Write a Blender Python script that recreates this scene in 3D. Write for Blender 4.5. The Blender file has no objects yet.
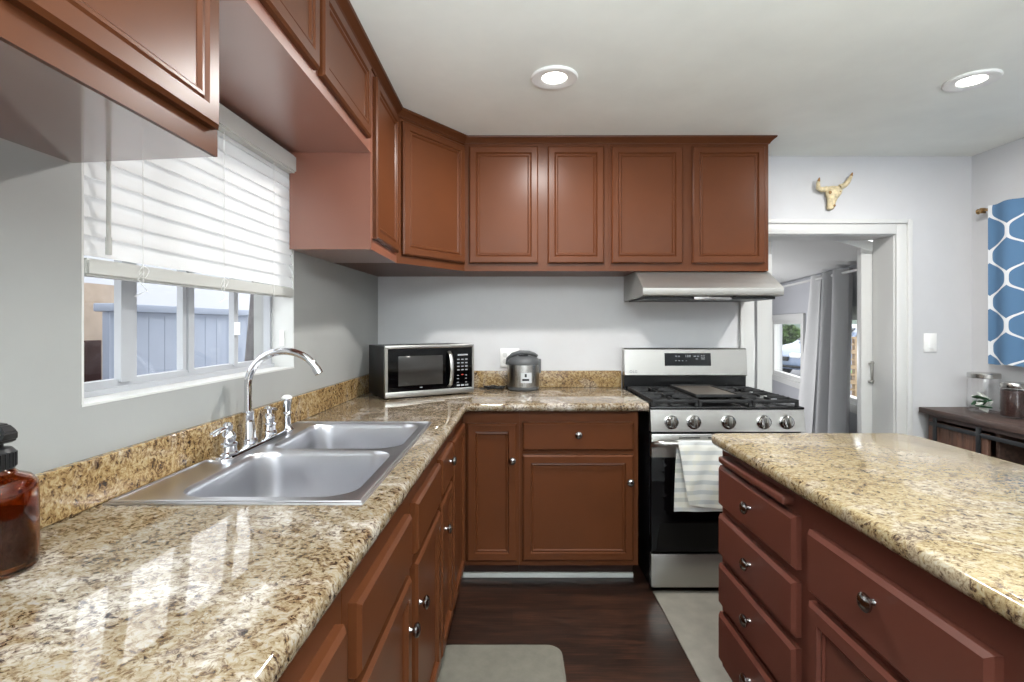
import bpy, bmesh, math, random
from mathutils import Vector, Matrix, Euler
PI = math.pi
random.seed(7)
S = bpy.context.scene
C = S.collection

# ---------------------------------------------------------------- camera
CZ = 1.30
cam = bpy.data.objects.new('camera', bpy.data.cameras.new('camera'))
C.objects.link(cam)
cam.location = (0, 0, CZ)
cam.rotation_euler = (PI/2, 0, 0)
cam.data.sensor_width = 36
cam.data.lens = 18.0
cam.data.shift_y = -17/1024
cam.data.clip_start = 0.02
S.camera = cam

# ---------------------------------------------------------------- view, world, lights
S.view_settings.view_transform = 'Standard'
S.view_settings.look = 'None'
S.view_settings.gamma = 1
S.view_settings.use_curve_mapping = False
S.view_settings.exposure = 0.45
W = bpy.data.worlds.new('sky'); S.world = W; W.use_nodes = True
wb = W.node_tree.nodes['Background']
wb.inputs['Color'].default_value = (0.93, 0.97, 1.0, 1)
wb.inputs['Strength'].default_value = 2.3

def area(name, loc, rot, sx, sy, power, col=(1, 1, 1), shape='RECTANGLE', spread=PI):
    l = bpy.data.lights.new(name, 'AREA'); l.shape = shape; l.size = sx
    if shape == 'RECTANGLE': l.size_y = sy
    l.energy = power; l.color = col; l.spread = spread
    o = bpy.data.objects.new(name, l); o.location = loc; o.rotation_euler = rot
    C.objects.link(o); return o
# daylight entering through the kitchen window and the porch windows
sun = bpy.data.objects.new('sun', bpy.data.lights.new('sun', 'SUN')); C.objects.link(sun)
sun.data.energy = 1.1; sun.data.angle = .03; sun.data.color = (1, .96, .9)
sun.rotation_euler = Vector((-.75, -.35, -.85)).to_track_quat('-Z', 'Y').to_euler()
# added fill light behind the camera, aimed up to brighten the ceiling
area('bounce_fill', (.3, -.9, 1.55), (PI, 0, 0), 1.8, 1.8, 190, (.86, .94, 1))
# added point light, out of view, that brightens the porch
pl = bpy.data.objects.new('porch_lamp', bpy.data.lights.new('porch_lamp', 'POINT')); C.objects.link(pl)
pl.location = (1.65, 5.0, 1.05); pl.data.energy = 26; pl.data.shadow_soft_size = .12
# added downlights, unseen behind the camera, to brighten the room
for lx, ly in ((0.17, -0.5), (1.93, -0.5)):
    area('rear_fill', (lx, ly, 2.30), (0, 0, 0), 0.16, 0, 10.0, (1.0, 0.96, 0.9), 'DISK')

# ---------------------------------------------------------------- materials
def lin(c):
    return tuple(((v/255)/12.92 if v/255 <= .04045 else ((v/255+.055)/1.055)**2.4) for v in c)
def nd(nt, typ, **kw):
    n = nt.nodes.new(typ)
    for k, v in kw.items(): setattr(n, k, v)
    return n
def math_n(nt, op, a, b=None, c=None):
    n = nt.nodes.new('ShaderNodeMath'); n.operation = op
    for i, v in enumerate((a, b, c)):
        if v is None: continue
        if isinstance(v, (int, float)): n.inputs[i].default_value = v
        else: nt.links.new(v, n.inputs[i])
    return n.outputs[0]
def ramp(nt, fac, stops, interp='LINEAR'):
    r = nt.nodes.new('ShaderNodeValToRGB'); r.color_ramp.interpolation = interp
    e = r.color_ramp.elements
    while len(e) > 1: e.remove(e[-1])
    e[0].position = stops[0][0]; e[0].color = (*lin(stops[0][1]), 1)
    for p, c in stops[1:]:
        k = e.new(p); k.color = (*lin(c), 1)
    nt.links.new(fac, r.inputs[0]); return r.outputs[0]
def noise(nt, vec, scale, detail=3, rough=.5, dist=0):
    n = nt.nodes.new('ShaderNodeTexNoise')
    n.inputs['Scale'].default_value = scale; n.inputs['Detail'].default_value = detail
    n.inputs['Roughness'].default_value = rough; n.inputs['Distortion'].default_value = dist
    nt.links.new(vec, n.inputs['Vector']); return n.outputs[0]
def posn(nt, scale=(1, 1, 1), rot=(0, 0, 0)):
    g = nt.nodes.new('ShaderNodeNewGeometry'); m = nt.nodes.new('ShaderNodeMapping')
    m.inputs['Scale'].default_value = scale; m.inputs['Rotation'].default_value = rot
    nt.links.new(g.outputs['Position'], m.inputs['Vector']); return m.outputs[0]
def mat(name, col=(200, 200, 200), rough=.5, metal=0, spec=.5, coat=0, coat_rough=.1, trans=0, ior=1.45,
        emit=None, emit_s=0, vary=0, vscale=8, bump=0, bscale=60, stretch=(1, 1, 1), alpha=1, rvary=0):
    m = bpy.data.materials.new(name); m.use_nodes = True; nt = m.node_tree
    b = nt.nodes['Principled BSDF']; I = b.inputs
    I['Base Color'].default_value = (*lin(col), 1); I['Roughness'].default_value = rough
    I['Metallic'].default_value = metal; I['Specular IOR Level'].default_value = spec
    I['Coat Weight'].default_value = coat; I['Coat Roughness'].default_value = coat_rough
    I['Transmission Weight'].default_value = trans; I['IOR'].default_value = ior; I['Alpha'].default_value = alpha
    if emit: I['Emission Color'].default_value = (*lin(emit), 1); I['Emission Strength'].default_value = emit_s
    v = posn(nt, stretch)
    if vary:
        lo = tuple(max(0, c*(1-vary)) for c in col); hi = tuple(min(255, c*(1+vary)) for c in col)
        nt.links.new(ramp(nt, noise(nt, v, vscale, 4, .6), [(.3, lo), (.7, hi)]), I['Base Color'])
    if rvary:
        r = math_n(nt, 'MULTIPLY_ADD', noise(nt, v, vscale*1.7, 4, .6), rvary*2, rough-rvary)
        nt.links.new(r, I['Roughness'])
    if bump:
        bn = nt.nodes.new('ShaderNodeBump'); bn.inputs['Strength'].default_value = bump; bn.inputs['Distance'].default_value = .002
        nt.links.new(noise(nt, v, bscale, 3), bn.inputs['Height']); nt.links.new(bn.outputs[0], I['Normal'])
    return m

def granite(name, tint=0, rough=.03):
    m = bpy.data.materials.new(name); m.use_nodes = True; nt = m.node_tree; b = nt.nodes['Principled BSDF']
    p = posn(nt, (1, 1.15, 1.1), (0, 0, .5))
    wob = nt.nodes.new('ShaderNodeTexNoise'); wob.inputs['Scale'].default_value = 30; wob.inputs['Detail'].default_value = 3
    nt.links.new(p, wob.inputs['Vector'])
    mx = nt.nodes.new('ShaderNodeMix'); mx.data_type = 'VECTOR'; mx.inputs[0].default_value = .035
    nt.links.new(p, mx.inputs[4]); nt.links.new(wob.outputs[1], mx.inputs[5]); q = mx.outputs[1]
    vo = nt.nodes.new('ShaderNodeTexVoronoi'); vo.inputs['Scale'].default_value = 210; nt.links.new(q, vo.inputs['Vector'])
    sp = nt.nodes.new('ShaderNodeSeparateColor'); nt.links.new(vo.outputs['Color'], sp.inputs[0])
    n1 = noise(nt, q, 75, 7, .72, .3); n2 = noise(nt, p, 9, 4, .6, .8)
    a = math_n(nt, 'MULTIPLY', sp.outputs[0], .16)
    f = math_n(nt, 'MULTIPLY_ADD', n1, 1.15, a)
    f = math_n(nt, 'MULTIPLY_ADD', n2, .34, f)
    f = math_n(nt, 'SUBTRACT', math_n(nt, 'MULTIPLY_ADD', f, 1.12, -.06), .33)
    if tint == 0:      # counter by the sink: cream and tan with dark grains
        st = [(.29, (30, 23, 20)), (.37, (66, 48, 37)), (.44, (102, 82, 58)), (.53, (125, 109, 85)), (.66, (143, 132, 115)), (.85, (137, 136, 138))]
    elif tint == 1:    # backsplash: deeper golden brown
        st = [(.29, (37, 28, 20)), (.38, (82, 60, 39)), (.47, (125, 97, 61)), (.58, (154, 128, 87)), (.72, (173, 154, 117)), (.88, (158, 147, 130))]
    else:              # island: lighter and yellower
        st = [(.29, (55, 44, 38)), (.38, (95, 77, 59)), (.45, (133, 113, 82)), (.55, (154, 136, 102)), (.70, (165, 153, 124)), (.85, (156, 149, 140))]
    gm = nt.nodes.new('ShaderNodeMix'); gm.data_type = 'RGBA'
    g3 = noise(nt, p, 5, 4, .6, 1.2)
    k = math_n(nt, 'MULTIPLY', math_n(nt, 'SUBTRACT', g3, .50 if tint != 1 else .56), 5); kc = nt.nodes.new('ShaderNodeClamp'); nt.links.new(k, kc.inputs[0]); kc.inputs[2].default_value = .7 if tint == 0 else .3
    nt.links.new(kc.outputs[0], gm.inputs[0]); nt.links.new(ramp(nt, f, st), gm.inputs[6])
    nt.links.new(ramp(nt, f, [(.30, (66, 58, 58)), (.42, (128, 118, 112)), (.56, (176, 168, 158)), (.8, (206, 200, 194))]), gm.inputs[7])
    nt.links.new(gm.outputs[2], b.inputs['Base Color'])
    b.inputs['Roughness'].default_value = rough; b.inputs['Specular IOR Level'].default_value = .5
    return m

def wood_floor():
    m = bpy.data.materials.new('dark_wood_planks'); m.use_nodes = True; nt = m.node_tree; b = nt.nodes['Principled BSDF']
    p = posn(nt)
    br = nt.nodes.new('ShaderNodeTexBrick'); nt.links.new(p, br.inputs['Vector'])
    br.inputs['Scale'].default_value = 1; br.inputs['Brick Width'].default_value = 1.2; br.inputs['Row Height'].default_value = .13
    br.inputs['Mortar Size'].default_value = .0012; br.inputs['Color1'].default_value = (0, 0, 0, 1); br.inputs['Color2'].default_value = (1, 1, 1, 1)
    br.inputs['Mortar'].default_value = (0, 0, 0, 1); br.offset = .37
    g = noise(nt, posn(nt, (2.2, 42, 1)), 3.2, 6, .65, .4)
    g2 = noise(nt, posn(nt, (1.2, 9, 1)), 3, 3, .5, .6)
    sp = nt.nodes.new('ShaderNodeSeparateColor'); nt.links.new(br.outputs['Color'], sp.inputs[0])
    f = math_n(nt, 'MULTIPLY_ADD', sp.outputs[0], .10, math_n(nt, 'MULTIPLY', g, .62))
    f = math_n(nt, 'MULTIPLY_ADD', g2, .32, f)
    col = ramp(nt, f, [(.36, (18, 11, 9)), (.48, (40, 26, 20)), (.58, (63, 39, 29)), (.72, (90, 59, 42))])
    mix = nt.nodes.new('ShaderNodeMix'); mix.data_type = 'RGBA'; nt.links.new(br.outputs['Fac'], mix.inputs[0])
    nt.links.new(col, mix.inputs[6]); mix.inputs[7].default_value = (.006, .004, .003, 1)
    nt.links.new(mix.outputs[2], b.inputs['Base Color'])
    b.inputs['Roughness'].default_value = .33
    return m

def brushed(name, col, rough, direction=(1, 1, 60)):
    m = mat(name, col, rough, 1); nt = m.node_tree; b = nt.nodes['Principled BSDF']
    n = noise(nt, posn(nt, direction), 12, 3)
    nt.links.new(math_n(nt, 'MULTIPLY_ADD', n, .07, rough-.035), b.inputs['Roughness'])
    return m

def trellis():
    m = mat('trellis_fabric', (70, 120, 170), .85); nt = m.node_tree; b = nt.nodes['Principled BSDF']
    uv = nt.nodes.new('ShaderNodeUVMap'); sp = nt.nodes.new('ShaderNodeSeparateXYZ'); nt.links.new(uv.outputs[0], sp.inputs[0])
    P_, H_ = .235, .262
    x = math_n(nt, 'ADD', sp.outputs[0], P_/2 - .124 + 10*P_)
    xm = math_n(nt, 'ABSOLUTE', math_n(nt, 'SUBTRACT', math_n(nt, 'MODULO', x, P_), P_/2))
    t = math_n(nt, 'MULTIPLY', sp.outputs[1], 2*PI/H_)
    w = math_n(nt, 'MULTIPLY_ADD', math_n(nt, 'COSINE', t), -.5, .5)
    w3 = math_n(nt, 'MULTIPLY', math_n(nt, 'COSINE', math_n(nt, 'MULTIPLY', t, 3)), .055)
    a = math_n(nt, 'MULTIPLY', math_n(nt, 'MULTIPLY', math_n(nt, 'SUBTRACT', math_n(nt, 'ADD', w, w3), .055), 1/.89), P_/2 - .002)
    d = math_n(nt, 'ABSOLUTE', math_n(nt, 'SUBTRACT', xm, a))
    k = math_n(nt, 'LESS_THAN', d, .0115)
    mix = nt.nodes.new('ShaderNodeMix'); mix.data_type = 'RGBA'; nt.links.new(k, mix.inputs[0])
    mix.inputs[6].default_value = (*lin((82, 116, 150)), 1); mix.inputs[7].default_value = (*lin((215, 217, 220)), 1)
    nt.links.new(mix.outputs[2], b.inputs['Base Color'])
    return m

def towel_mat():
    m = mat('striped_towel', (220, 220, 220), .95); nt = m.node_tree; b = nt.nodes['Principled BSDF']
    g = nt.nodes.new('ShaderNodeUVMap'); sp = nt.nodes.new('ShaderNodeSeparateXYZ'); nt.links.new(g.outputs[0], sp.inputs[0])
    s = math_n(nt, 'MODULO', sp.outputs[1], .046)
    k = math_n(nt, 'LESS_THAN', s, .020)
    st = nt.nodes.new('ShaderNodeMix'); st.data_type = 'RGBA'; nt.links.new(k, st.inputs[0])
    st.inputs[6].default_value = (*lin((214, 212, 206)), 1); st.inputs[7].default_value = (*lin((184, 186, 186)), 1)
    n = noise(nt, posn(nt), 14, 2); kk = math_n(nt, 'GREATER_THAN', n, .56)
    y = nt.nodes.new('ShaderNodeMix'); y.data_type = 'RGBA'; nt.links.new(math_n(nt, 'MULTIPLY', kk, .12), y.inputs[0])
    nt.links.new(st.outputs[2], y.inputs[6]); y.inputs[7].default_value = (*lin((214, 204, 150)), 1)
    nt.links.new(y.outputs[2], b.inputs['Base Color'])
    return m

M = {}
M['cab'] = mat('brown_cabinet_paint', (86, 48, 27), .32, spec=.20, vary=.03, vscale=4)
M['cab_isl'] = mat('red_brown_island_paint', (94, 53, 43), .30, spec=.38, vary=.03, vscale=4)
M['cab_under'] = mat('brown_cabinet_underside_lit', (112, 68, 54), .16, spec=.9, coat=1, coat_rough=.08, vary=.05, vscale=6)  # cabinet paint lightened, window light on the underside put into the colour
M['cab_sheen'] = mat('brown_cabinet_side_sheen_tint', (134, 84, 66), .30, spec=.9, coat=1, coat_rough=.28)  # same brown paint made paler, the sheen from the window is in the colour
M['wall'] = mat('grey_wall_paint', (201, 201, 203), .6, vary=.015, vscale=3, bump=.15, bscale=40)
M['wall_l'] = mat('shaded_grey_wall_paint', (156, 157, 155), .55, vary=.015, vscale=3, bump=.15, bscale=40)  # wall grey darkened, shade of the side turned from the light is painted in
M['ceil'] = mat('white_ceiling_paint', (240, 242, 236), .6, vary=.02, vscale=2.5, bump=.3, bscale=12)
M['trim'] = mat('white_gloss_trim', (206, 206, 204), .35)
M['vinyl'] = mat('white_vinyl', (172, 174, 179), .3)
M['slat'] = mat('white_blind_slat', (240, 240, 240), .45)
def translucent(mt, w):
    nt = mt.node_tree; b = nt.nodes['Principled BSDF']; t = nt.nodes.new('ShaderNodeBsdfTranslucent'); t.inputs[0].default_value = (.95, .95, .95, 1)
    x = nt.nodes.new('ShaderNodeMixShader'); x.inputs[0].default_value = w; out = nt.nodes['Material Output']
    nt.links.new(b.outputs[0], x.inputs[1]); nt.links.new(t.outputs[0], x.inputs[2]); nt.links.new(x.outputs[0], out.inputs[0])
translucent(M['slat'], .5)
M['valance'] = mat('pale_grey_blind_rail', (196, 196, 192), .45)
def thin_glass(name):
    m = bpy.data.materials.new(name); m.use_nodes = True; nt = m.node_tree; nt.nodes.remove(nt.nodes['Principled BSDF'])
    t = nt.nodes.new('ShaderNodeBsdfTransparent'); g = nt.nodes.new('ShaderNodeBsdfGlossy'); g.inputs['Roughness'].default_value = .01
    lw = nt.nodes.new('ShaderNodeLayerWeight'); x = nt.nodes.new('ShaderNodeMixShader')
    nt.links.new(math_n(nt, 'MULTIPLY_ADD', math_n(nt, 'POWER', lw.outputs[1], 4), .5, .03), x.inputs[0]); nt.links.new(t.outputs[0], x.inputs[1]); nt.links.new(g.outputs[0], x.inputs[2])
    nt.links.new(x.outputs[0], nt.nodes['Material Output'].inputs[0]); return m
M['glass'] = thin_glass('clear_window_glass')
M['gran'] = granite('sink_granite', 0)
M['gran_b'] = granite('backsplash_granite', 1, .14)
M['gran_i'] = granite('island_granite', 2, .12)
M['floor'] = wood_floor()
M['steel'] = brushed('brushed_steel', (160, 158, 154), .28, (60, 60, 1))
M['steelh'] = mat('brushed_steel_range', (176, 174, 170), .30, 1)
M['sink'] = mat('sink_steel', (200, 200, 204), .30, 1)
M['steelhood'] = brushed('brushed_steel_hood', (190, 189, 186), .5, (1, 1, 60))
M['plate'] = mat('pale_silver_plate', (196, 198, 200), .35, .4)
M['chrome'] = mat('polished_chrome', (225, 226, 230), .06, 1)
M['knob'] = mat('nickel_knob', (150, 148, 147), .14, 1)
M['black'] = mat('black_enamel', (14, 14, 15), .25)
M['blackg'] = mat('black_oven_glass', (4, 4, 5), .05, spec=.25)
M['iron'] = mat('cast_iron', (30, 30, 31), .55, bump=.2, bscale=200)
M['griddle'] = mat('griddle_plate', (88, 80, 72), .38, .3)
M['blackp'] = mat('black_plastic', (22, 22, 24), .4)
M['dkgrey'] = mat('dark_grey_plastic', (86, 88, 90), .38)
M['kick'] = mat('dark_toe_kick', (52, 28, 20), .6)
M['mat'] = mat('grey_floor_mat', (108, 105, 95), .7, vary=.06, vscale=18, bump=.3, bscale=160)
M['mat2'] = mat('pale_grey_floor_mat', (118, 114, 105), .7, vary=.05, vscale=14, bump=.2, bscale=120)
M['white'] = mat('white_plastic', (238, 238, 236), .35)
M['lamp'] = mat('lamp_lens', (255, 250, 240), .4, emit=(255, 250, 242), emit_s=9)
M['amber'] = mat('amber_glass', (190, 120, 66), .03, trans=1, ior=1.45)
M['soap'] = mat('dark_soap', (80, 52, 32), .2, trans=.6)
M['dwood'] = mat('dark_walnut_board', (70, 54, 48), .45, vary=.28, vscale=5, stretch=(10, .8, 10))
M['dwoodv'] = mat('walnut_barn_door', (92, 66, 54), .5, vary=.28, vscale=5, stretch=(10, 10, .8))
M['ironm'] = mat('dark_iron_hardware', (54, 56, 58), .45, .6)
M['dark'] = mat('dark_interior', (34, 26, 24), .7)
M['jar'] = thin_glass('clear_jar_glass')
M['lid'] = mat('brushed_jar_lid', (186, 184, 180), .25, 1)
M['coffee'] = mat('coffee_beans', (48, 28, 24), .6, vary=.45, vscale=140, bump=1, bscale=140)
M['leaf'] = mat('green_packets', (30, 84, 46), .5)
M['packet'] = mat('white_packets', (232, 234, 228), .5)
M['lime'] = mat('lime_green', (170, 196, 40), .5)
M['bone'] = mat('ivory_resin', (206, 190, 154), .5, vary=.16, vscale=40, bump=.6, bscale=90)
M['bone_d'] = mat('brown_horn_tip', (146, 108, 60), .5)
M['gold'] = mat('dull_brass', (170, 140, 100), .3, 1)
M['trellis'] = trellis()
M['towel'] = towel_mat()
M['curt'] = mat('grey_curtain', (172, 172, 173), .9)
M['curt_w'] = mat('white_sheer_curtain', (206, 206, 206), .9)
M['porchw'] = mat('porch_grey_paint', (178, 179, 184), .6)
M['porchc'] = mat('porch_ceiling_paint', (214, 214, 212), .6)
M['lcd'] = mat('display_glass', (20, 22, 26), .12)
M['mark'] = mat('printed_mark', (150, 152, 156), .5)
M['ink'] = mat('dark_print', (70, 70, 72), .5)
M['mwwin'] = mat('oven_mesh_window', (44, 42, 40), .10)
M['red'] = mat('red_print', (170, 60, 50), .5)
M['bluepanel'] = mat('pale_blue_siding', (128, 136, 152), .6, vary=.03, vscale=3)
M['stucco'] = mat('tan_stucco', (160, 145, 131), .9, vary=.06, vscale=6)
M['brownfence'] = mat('brown_fence_boards', (84, 56, 52), .8, vary=.2, vscale=10, stretch=(1, 1, .1))
M['whitewall'] = mat('white_siding', (168, 170, 178), .7)
M['greyd'] = mat('dark_grey_post', (84, 80, 82), .6)
M['grass'] = mat('lawn_grass', (96, 128, 72), .9, vary=.3, vscale=4)
M['road'] = mat('asphalt', (118, 118, 122), .9, vary=.06, vscale=4)
M['leafm'] = mat('tree_leaves', (84, 104, 62), .8, vary=.3, vscale=5)
M['bark'] = mat('tree_bark', (84, 70, 58), .9)
M['car'] = mat('silver_blue_car_paint', (118, 134, 162), .2, coat=.6)
M['carg'] = mat('car_window_glass', (30, 36, 44), .08)
M['rubber'] = mat('tyre_rubber', (30, 30, 30), .8)
M['block'] = mat('tan_breeze_block', (168, 142, 112), .9)
M['greenbldg'] = mat('grey_green_wall', (140, 150, 148), .9)

# ---------------------------------------------------------------- mesh helpers
class MB:
    def __init__(s, X=None): s.bm = bmesh.new(); s.X = X
    def _tx(s, vs):
        if s.X is not None:
            for v in vs: v.co = s.X @ v.co
    def box(s, x0, x1, y0, y1, z0, z1, bev=0, seg=2, R=None):
        r = bmesh.ops.create_cube(s.bm, size=1); vs = r['verts']
        T = Matrix.Translation(((x0+x1)/2, (y0+y1)/2, (z0+z1)/2))
        if R is not None: T = T @ R
        T = T @ Matrix.Diagonal((abs(x1-x0), abs(y1-y0), abs(z1-z0), 1))
        for v in vs: v.co = T @ v.co
        if bev:
            es = list({e for v in vs for e in v.link_edges})
            q = bmesh.ops.bevel(s.bm, geom=es, offset=bev, segments=seg, affect='EDGES', profile=.5)
            vs = list({v for f in q['faces'] for v in f.verts} | {v for v in vs if v.is_valid})
        s._tx(vs); return s
    def lathe(s, prof, org=(0, 0, 0), axis=(0, 0, 1), n=24):
        q = Vector((0, 0, 1)).rotation_difference(Vector(axis)).to_matrix().to_4x4()
        T = Matrix.Translation(org) @ q; rings = []; nv = []
        for r, z in prof:
            if r < 1e-5:
                v = s.bm.verts.new(T @ Vector((0, 0, z))); rings.append([v]); nv.append(v)
            else:
                rg = [s.bm.verts.new(T @ Vector((r*math.cos(2*PI*k/n), r*math.sin(2*PI*k/n), z))) for k in range(n)]
                rings.append(rg); nv += rg
        for a, b in zip(rings, rings[1:]):
            for k in range(n):
                if len(a) == 1 and len(b) == 1: continue
                if len(a) == 1: f = (a[0], b[k], b[(k+1) % n])
                elif len(b) == 1: f = (a[k], a[(k+1) % n], b[0])
                else: f = (a[k], a[(k+1) % n], b[(k+1) % n], b[k])
                try: s.bm.faces.new(f)
                except ValueError: pass
        s._tx(nv); return s
    def tube(s, pts, rad, n=12, cap=True, flat=None):
        pts = [Vector(p) for p in pts]; rads = rad if isinstance(rad, (list, tuple)) else [rad]*len(pts)
        up = Vector((0, 0, 1)); rings = []; nv = []; prev = None
        for i, p in enumerate(pts):
            d = (pts[min(i+1, len(pts)-1)] - pts[max(i-1, 0)]).normalized()
            if prev is None:
                a = d.cross(up) if abs(d.dot(up)) < .95 else d.cross(Vector((1, 0, 0)))
            else: a = prev - d*prev.dot(d)
            a.normalize(); prev = a; b = d.cross(a)
            fl = flat if flat else 1
            rg = [s.bm.verts.new(p + a*rads[i]*math.cos(2*PI*k/n) + b*rads[i]*fl*math.sin(2*PI*k/n)) for k in range(n)]
            rings.append(rg); nv += rg
        for a, b in zip(rings, rings[1:]):
            for k in range(n): s.bm.faces.new((a[k], a[(k+1) % n], b[(k+1) % n], b[k]))
        if cap:
            s.bm.faces.new(rings[0][::-1]); s.bm.faces.new(rings[-1])
        s._tx(nv); return s
    def loft(s, rings, cap0=True, cap1=True, close=True):
        R = [[s.bm.verts.new(Vector(p)) for p in r] for r in rings]; n = len(R[0])
        for a, b in zip(R, R[1:]):
            for k in range(n if close else n-1): s.bm.faces.new((a[k], a[(k+1) % n], b[(k+1) % n], b[k]))
        if cap0: s.bm.faces.new(R[0][::-1])
        if cap1: s.bm.faces.new(R[-1])
        s._tx([v for r in R for v in r]); return s
    def prism(s, poly, fn, t0, t1, holes=(), bev=None, bev_off=.015, bev_seg=3):
        """poly in 2D, fn(u,v,t)->3D, extruded t0..t1, with holes; bev: predicate(co)->bool for edges to round"""
        bm = bmesh.new(); loops = [poly]+list(holes); es = []
        for L in loops:
            vs = [bm.verts.new((p[0], p[1], 0)) for p in L]
            es += [bm.edges.new((vs[i], vs[(i+1) % len(vs)])) for i in range(len(vs))]
        bmesh.ops.triangle_fill(bm, edges=es, use_beauty=True)
        bmesh.ops.dissolve_limit(bm, angle_limit=.01, verts=bm.verts, edges=[e for e in bm.edges if len(e.link_faces) == 2])
        r = bmesh.ops.extrude_face_region(bm, geom=bm.faces[:])
        for g in r['geom']:
            if isinstance(g, bmesh.types.BMVert): g.co.z = 1
        bmesh.ops.recalc_face_normals(bm, faces=bm.faces)
        for v in bm.verts:
            v.co = Vector(fn(v.co.x, v.co.y, t0+(t1-t0)*v.co.z))
        bmesh.ops.recalc_face_normals(bm, faces=bm.faces)
        if bev:
            E = [e for e in bm.edges if len(e.link_faces) == 2 and e.calc_face_angle(0) > .5 and bev(e)]
            bmesh.ops.bevel(bm, geom=E, offset=bev_off, segments=bev_seg, affect='EDGES', profile=.5)
        me = bpy.data.meshes.new('t'); bm.to_mesh(me); bm.free()
        n0 = len(s.bm.verts); s.bm.from_mesh(me); bpy.data.meshes.remove(me); s.bm.verts.ensure_lookup_table()
        s._tx(s.bm.verts[n0:]); return s
    def panel(s, F, u0, u1, v0, v1, rings):
        """door / drawer front: rings of (inset, height), F(u,v,n)->3D"""
        L = []
        for ins, h in rings:
            L.append([F(u0+ins, v0+ins, h), F(u1-ins, v0+ins, h), F(u1-ins, v1-ins, h), F(u0+ins, v1-ins, h)])
        return s.loft(L)
    def obj(s, name, m, parent=None, smooth=None, fix=True):
        bm = s.bm
        if fix: bmesh.ops.recalc_face_normals(bm, faces=bm.faces)
        vs = bm.verts; lo = Vector([min(v.co[i] for v in vs) for i in range(3)]); hi = Vector([max(v.co[i] for v in vs) for i in range(3)])
        c = (lo+hi)/2; c.z = lo.z
        bmesh.ops.translate(bm, verts=bm.verts, vec=-c)
        me = bpy.data.meshes.new(name); bm.to_mesh(me); bm.free()
        me.materials.append(m)
        if smooth is None or smooth:
            me.polygons.foreach_set('use_smooth', [True]*len(me.polygons))
            try: me.set_sharp_from_angle(angle=math.radians(35))
            except Exception: pass
        o = bpy.data.objects.new(name, me); C.objects.link(o); o.location = c
        if parent: child(o, parent)
        return o

def child(o, p):
    o.parent = p
    o.matrix_parent_inverse = (wmat(p)).inverted()
def wmat(p):
    m = Matrix.Translation(p.location) @ p.rotation_euler.to_matrix().to_4x4()
    return m if p.parent is None else wmat(p.parent) @ p.matrix_parent_inverse @ m
def thing(name, loc, label, cat, group=None):
    o = bpy.data.objects.new(name, None); o.location = loc; C.objects.link(o); o.empty_display_size = .05
    return tag(o, label, cat, group)
def tag(o, label, cat, group=None, kind=None):
    o['label'] = label; o['category'] = cat
    if group: o['group'] = group
    if kind: o['kind'] = kind
    return o
def struct(o, label=None):
    o['kind'] = 'structure'
    if label: o['label'] = label
    return o
def sempty(name, loc, label=None):
    o = bpy.data.objects.new(name, None); o.location = loc; C.objects.link(o); return struct(o, label)
def copytree(o, dz):
    c = o.copy(); C.objects.link(c)
    for ch in o.children:
        d = ch.copy(); C.objects.link(d); d.parent = c
    return c
def uvplane(bm_obj, fn):
    me = bm_obj.data; uv = me.uv_layers.new(name='UVMap')
    for l in me.loops:
        co = me.vertices[l.vertex_index].co + bm_obj.location
        uv.data[l.index].uv = fn(co)

def xw(y): return -.82 - .04*(3.13-y)          # the left wall, slightly out of square
def XYZ(u, v, t): return (u, v, t)

# ---------------------------------------------------------------- the room
CEIL = 2.325; YB = 3.13; XR = 2.81; Y0 = -2.4
m = MB(); m.box(-1.3, XR+.1, Y0, 3.31, -.06, 0); struct(m.obj('floor', M['floor']), 'dark brown wood plank floor')
m = MB(); m.box(-1.3, XR+.1, Y0, 3.31, CEIL, CEIL+.06); struct(m.obj('ceiling', M['ceil']), 'painted white ceiling')
# left wall with the window hole
WY0, WY1, WZ0, WZ1 = 1.073, 2.03, 1.125, 1.96
m = MB(); m.prism([(Y0, 0), (YB+.18, 0), (YB+.18, CEIL), (Y0, CEIL)], lambda u, v, t: (xw(u)-t, u, v), 0, .16,
                  holes=[[(WY0, WZ0), (WY1, WZ0), (WY1, WZ1), (WY0, WZ1)]])
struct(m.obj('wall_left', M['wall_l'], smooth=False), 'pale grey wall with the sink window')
# back wall with the doorway
DX0, DX1, DZ = 1.473, 2.34, 1.847
m = MB(); m.prism([(-.82, 0), (DX0, 0), (DX0, DZ), (DX1, DZ), (DX1, 0), (XR, 0), (XR, CEIL), (-.82, CEIL)], lambda u, v, t: (u, YB+t, v), 0, .18)
struct(m.obj('wall_back', M['wall'], smooth=False), 'pale grey back wall with the doorway')
m = MB(); m.box(XR, XR+.1, Y0, 3.31, 0, CEIL); struct(m.obj('wall_right', M['wall'], smooth=False), 'pale grey wall behind the blue curtain')

m = MB(); m.prism([(-1.2, 0), (XR, 0), (XR, CEIL), (-1.2, CEIL)], lambda u, v, t: (u, Y0-t, v), 0, .12, holes=[[(.6, .8), (2.0, .8), (2.0, 2.1), (.6, 2.1)]])  # opening added and sized to set how much daylight comes from behind
struct(m.obj('wall_rear', M['wall'], smooth=False), 'grey wall behind the camera with an added opening for daylight')
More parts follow.
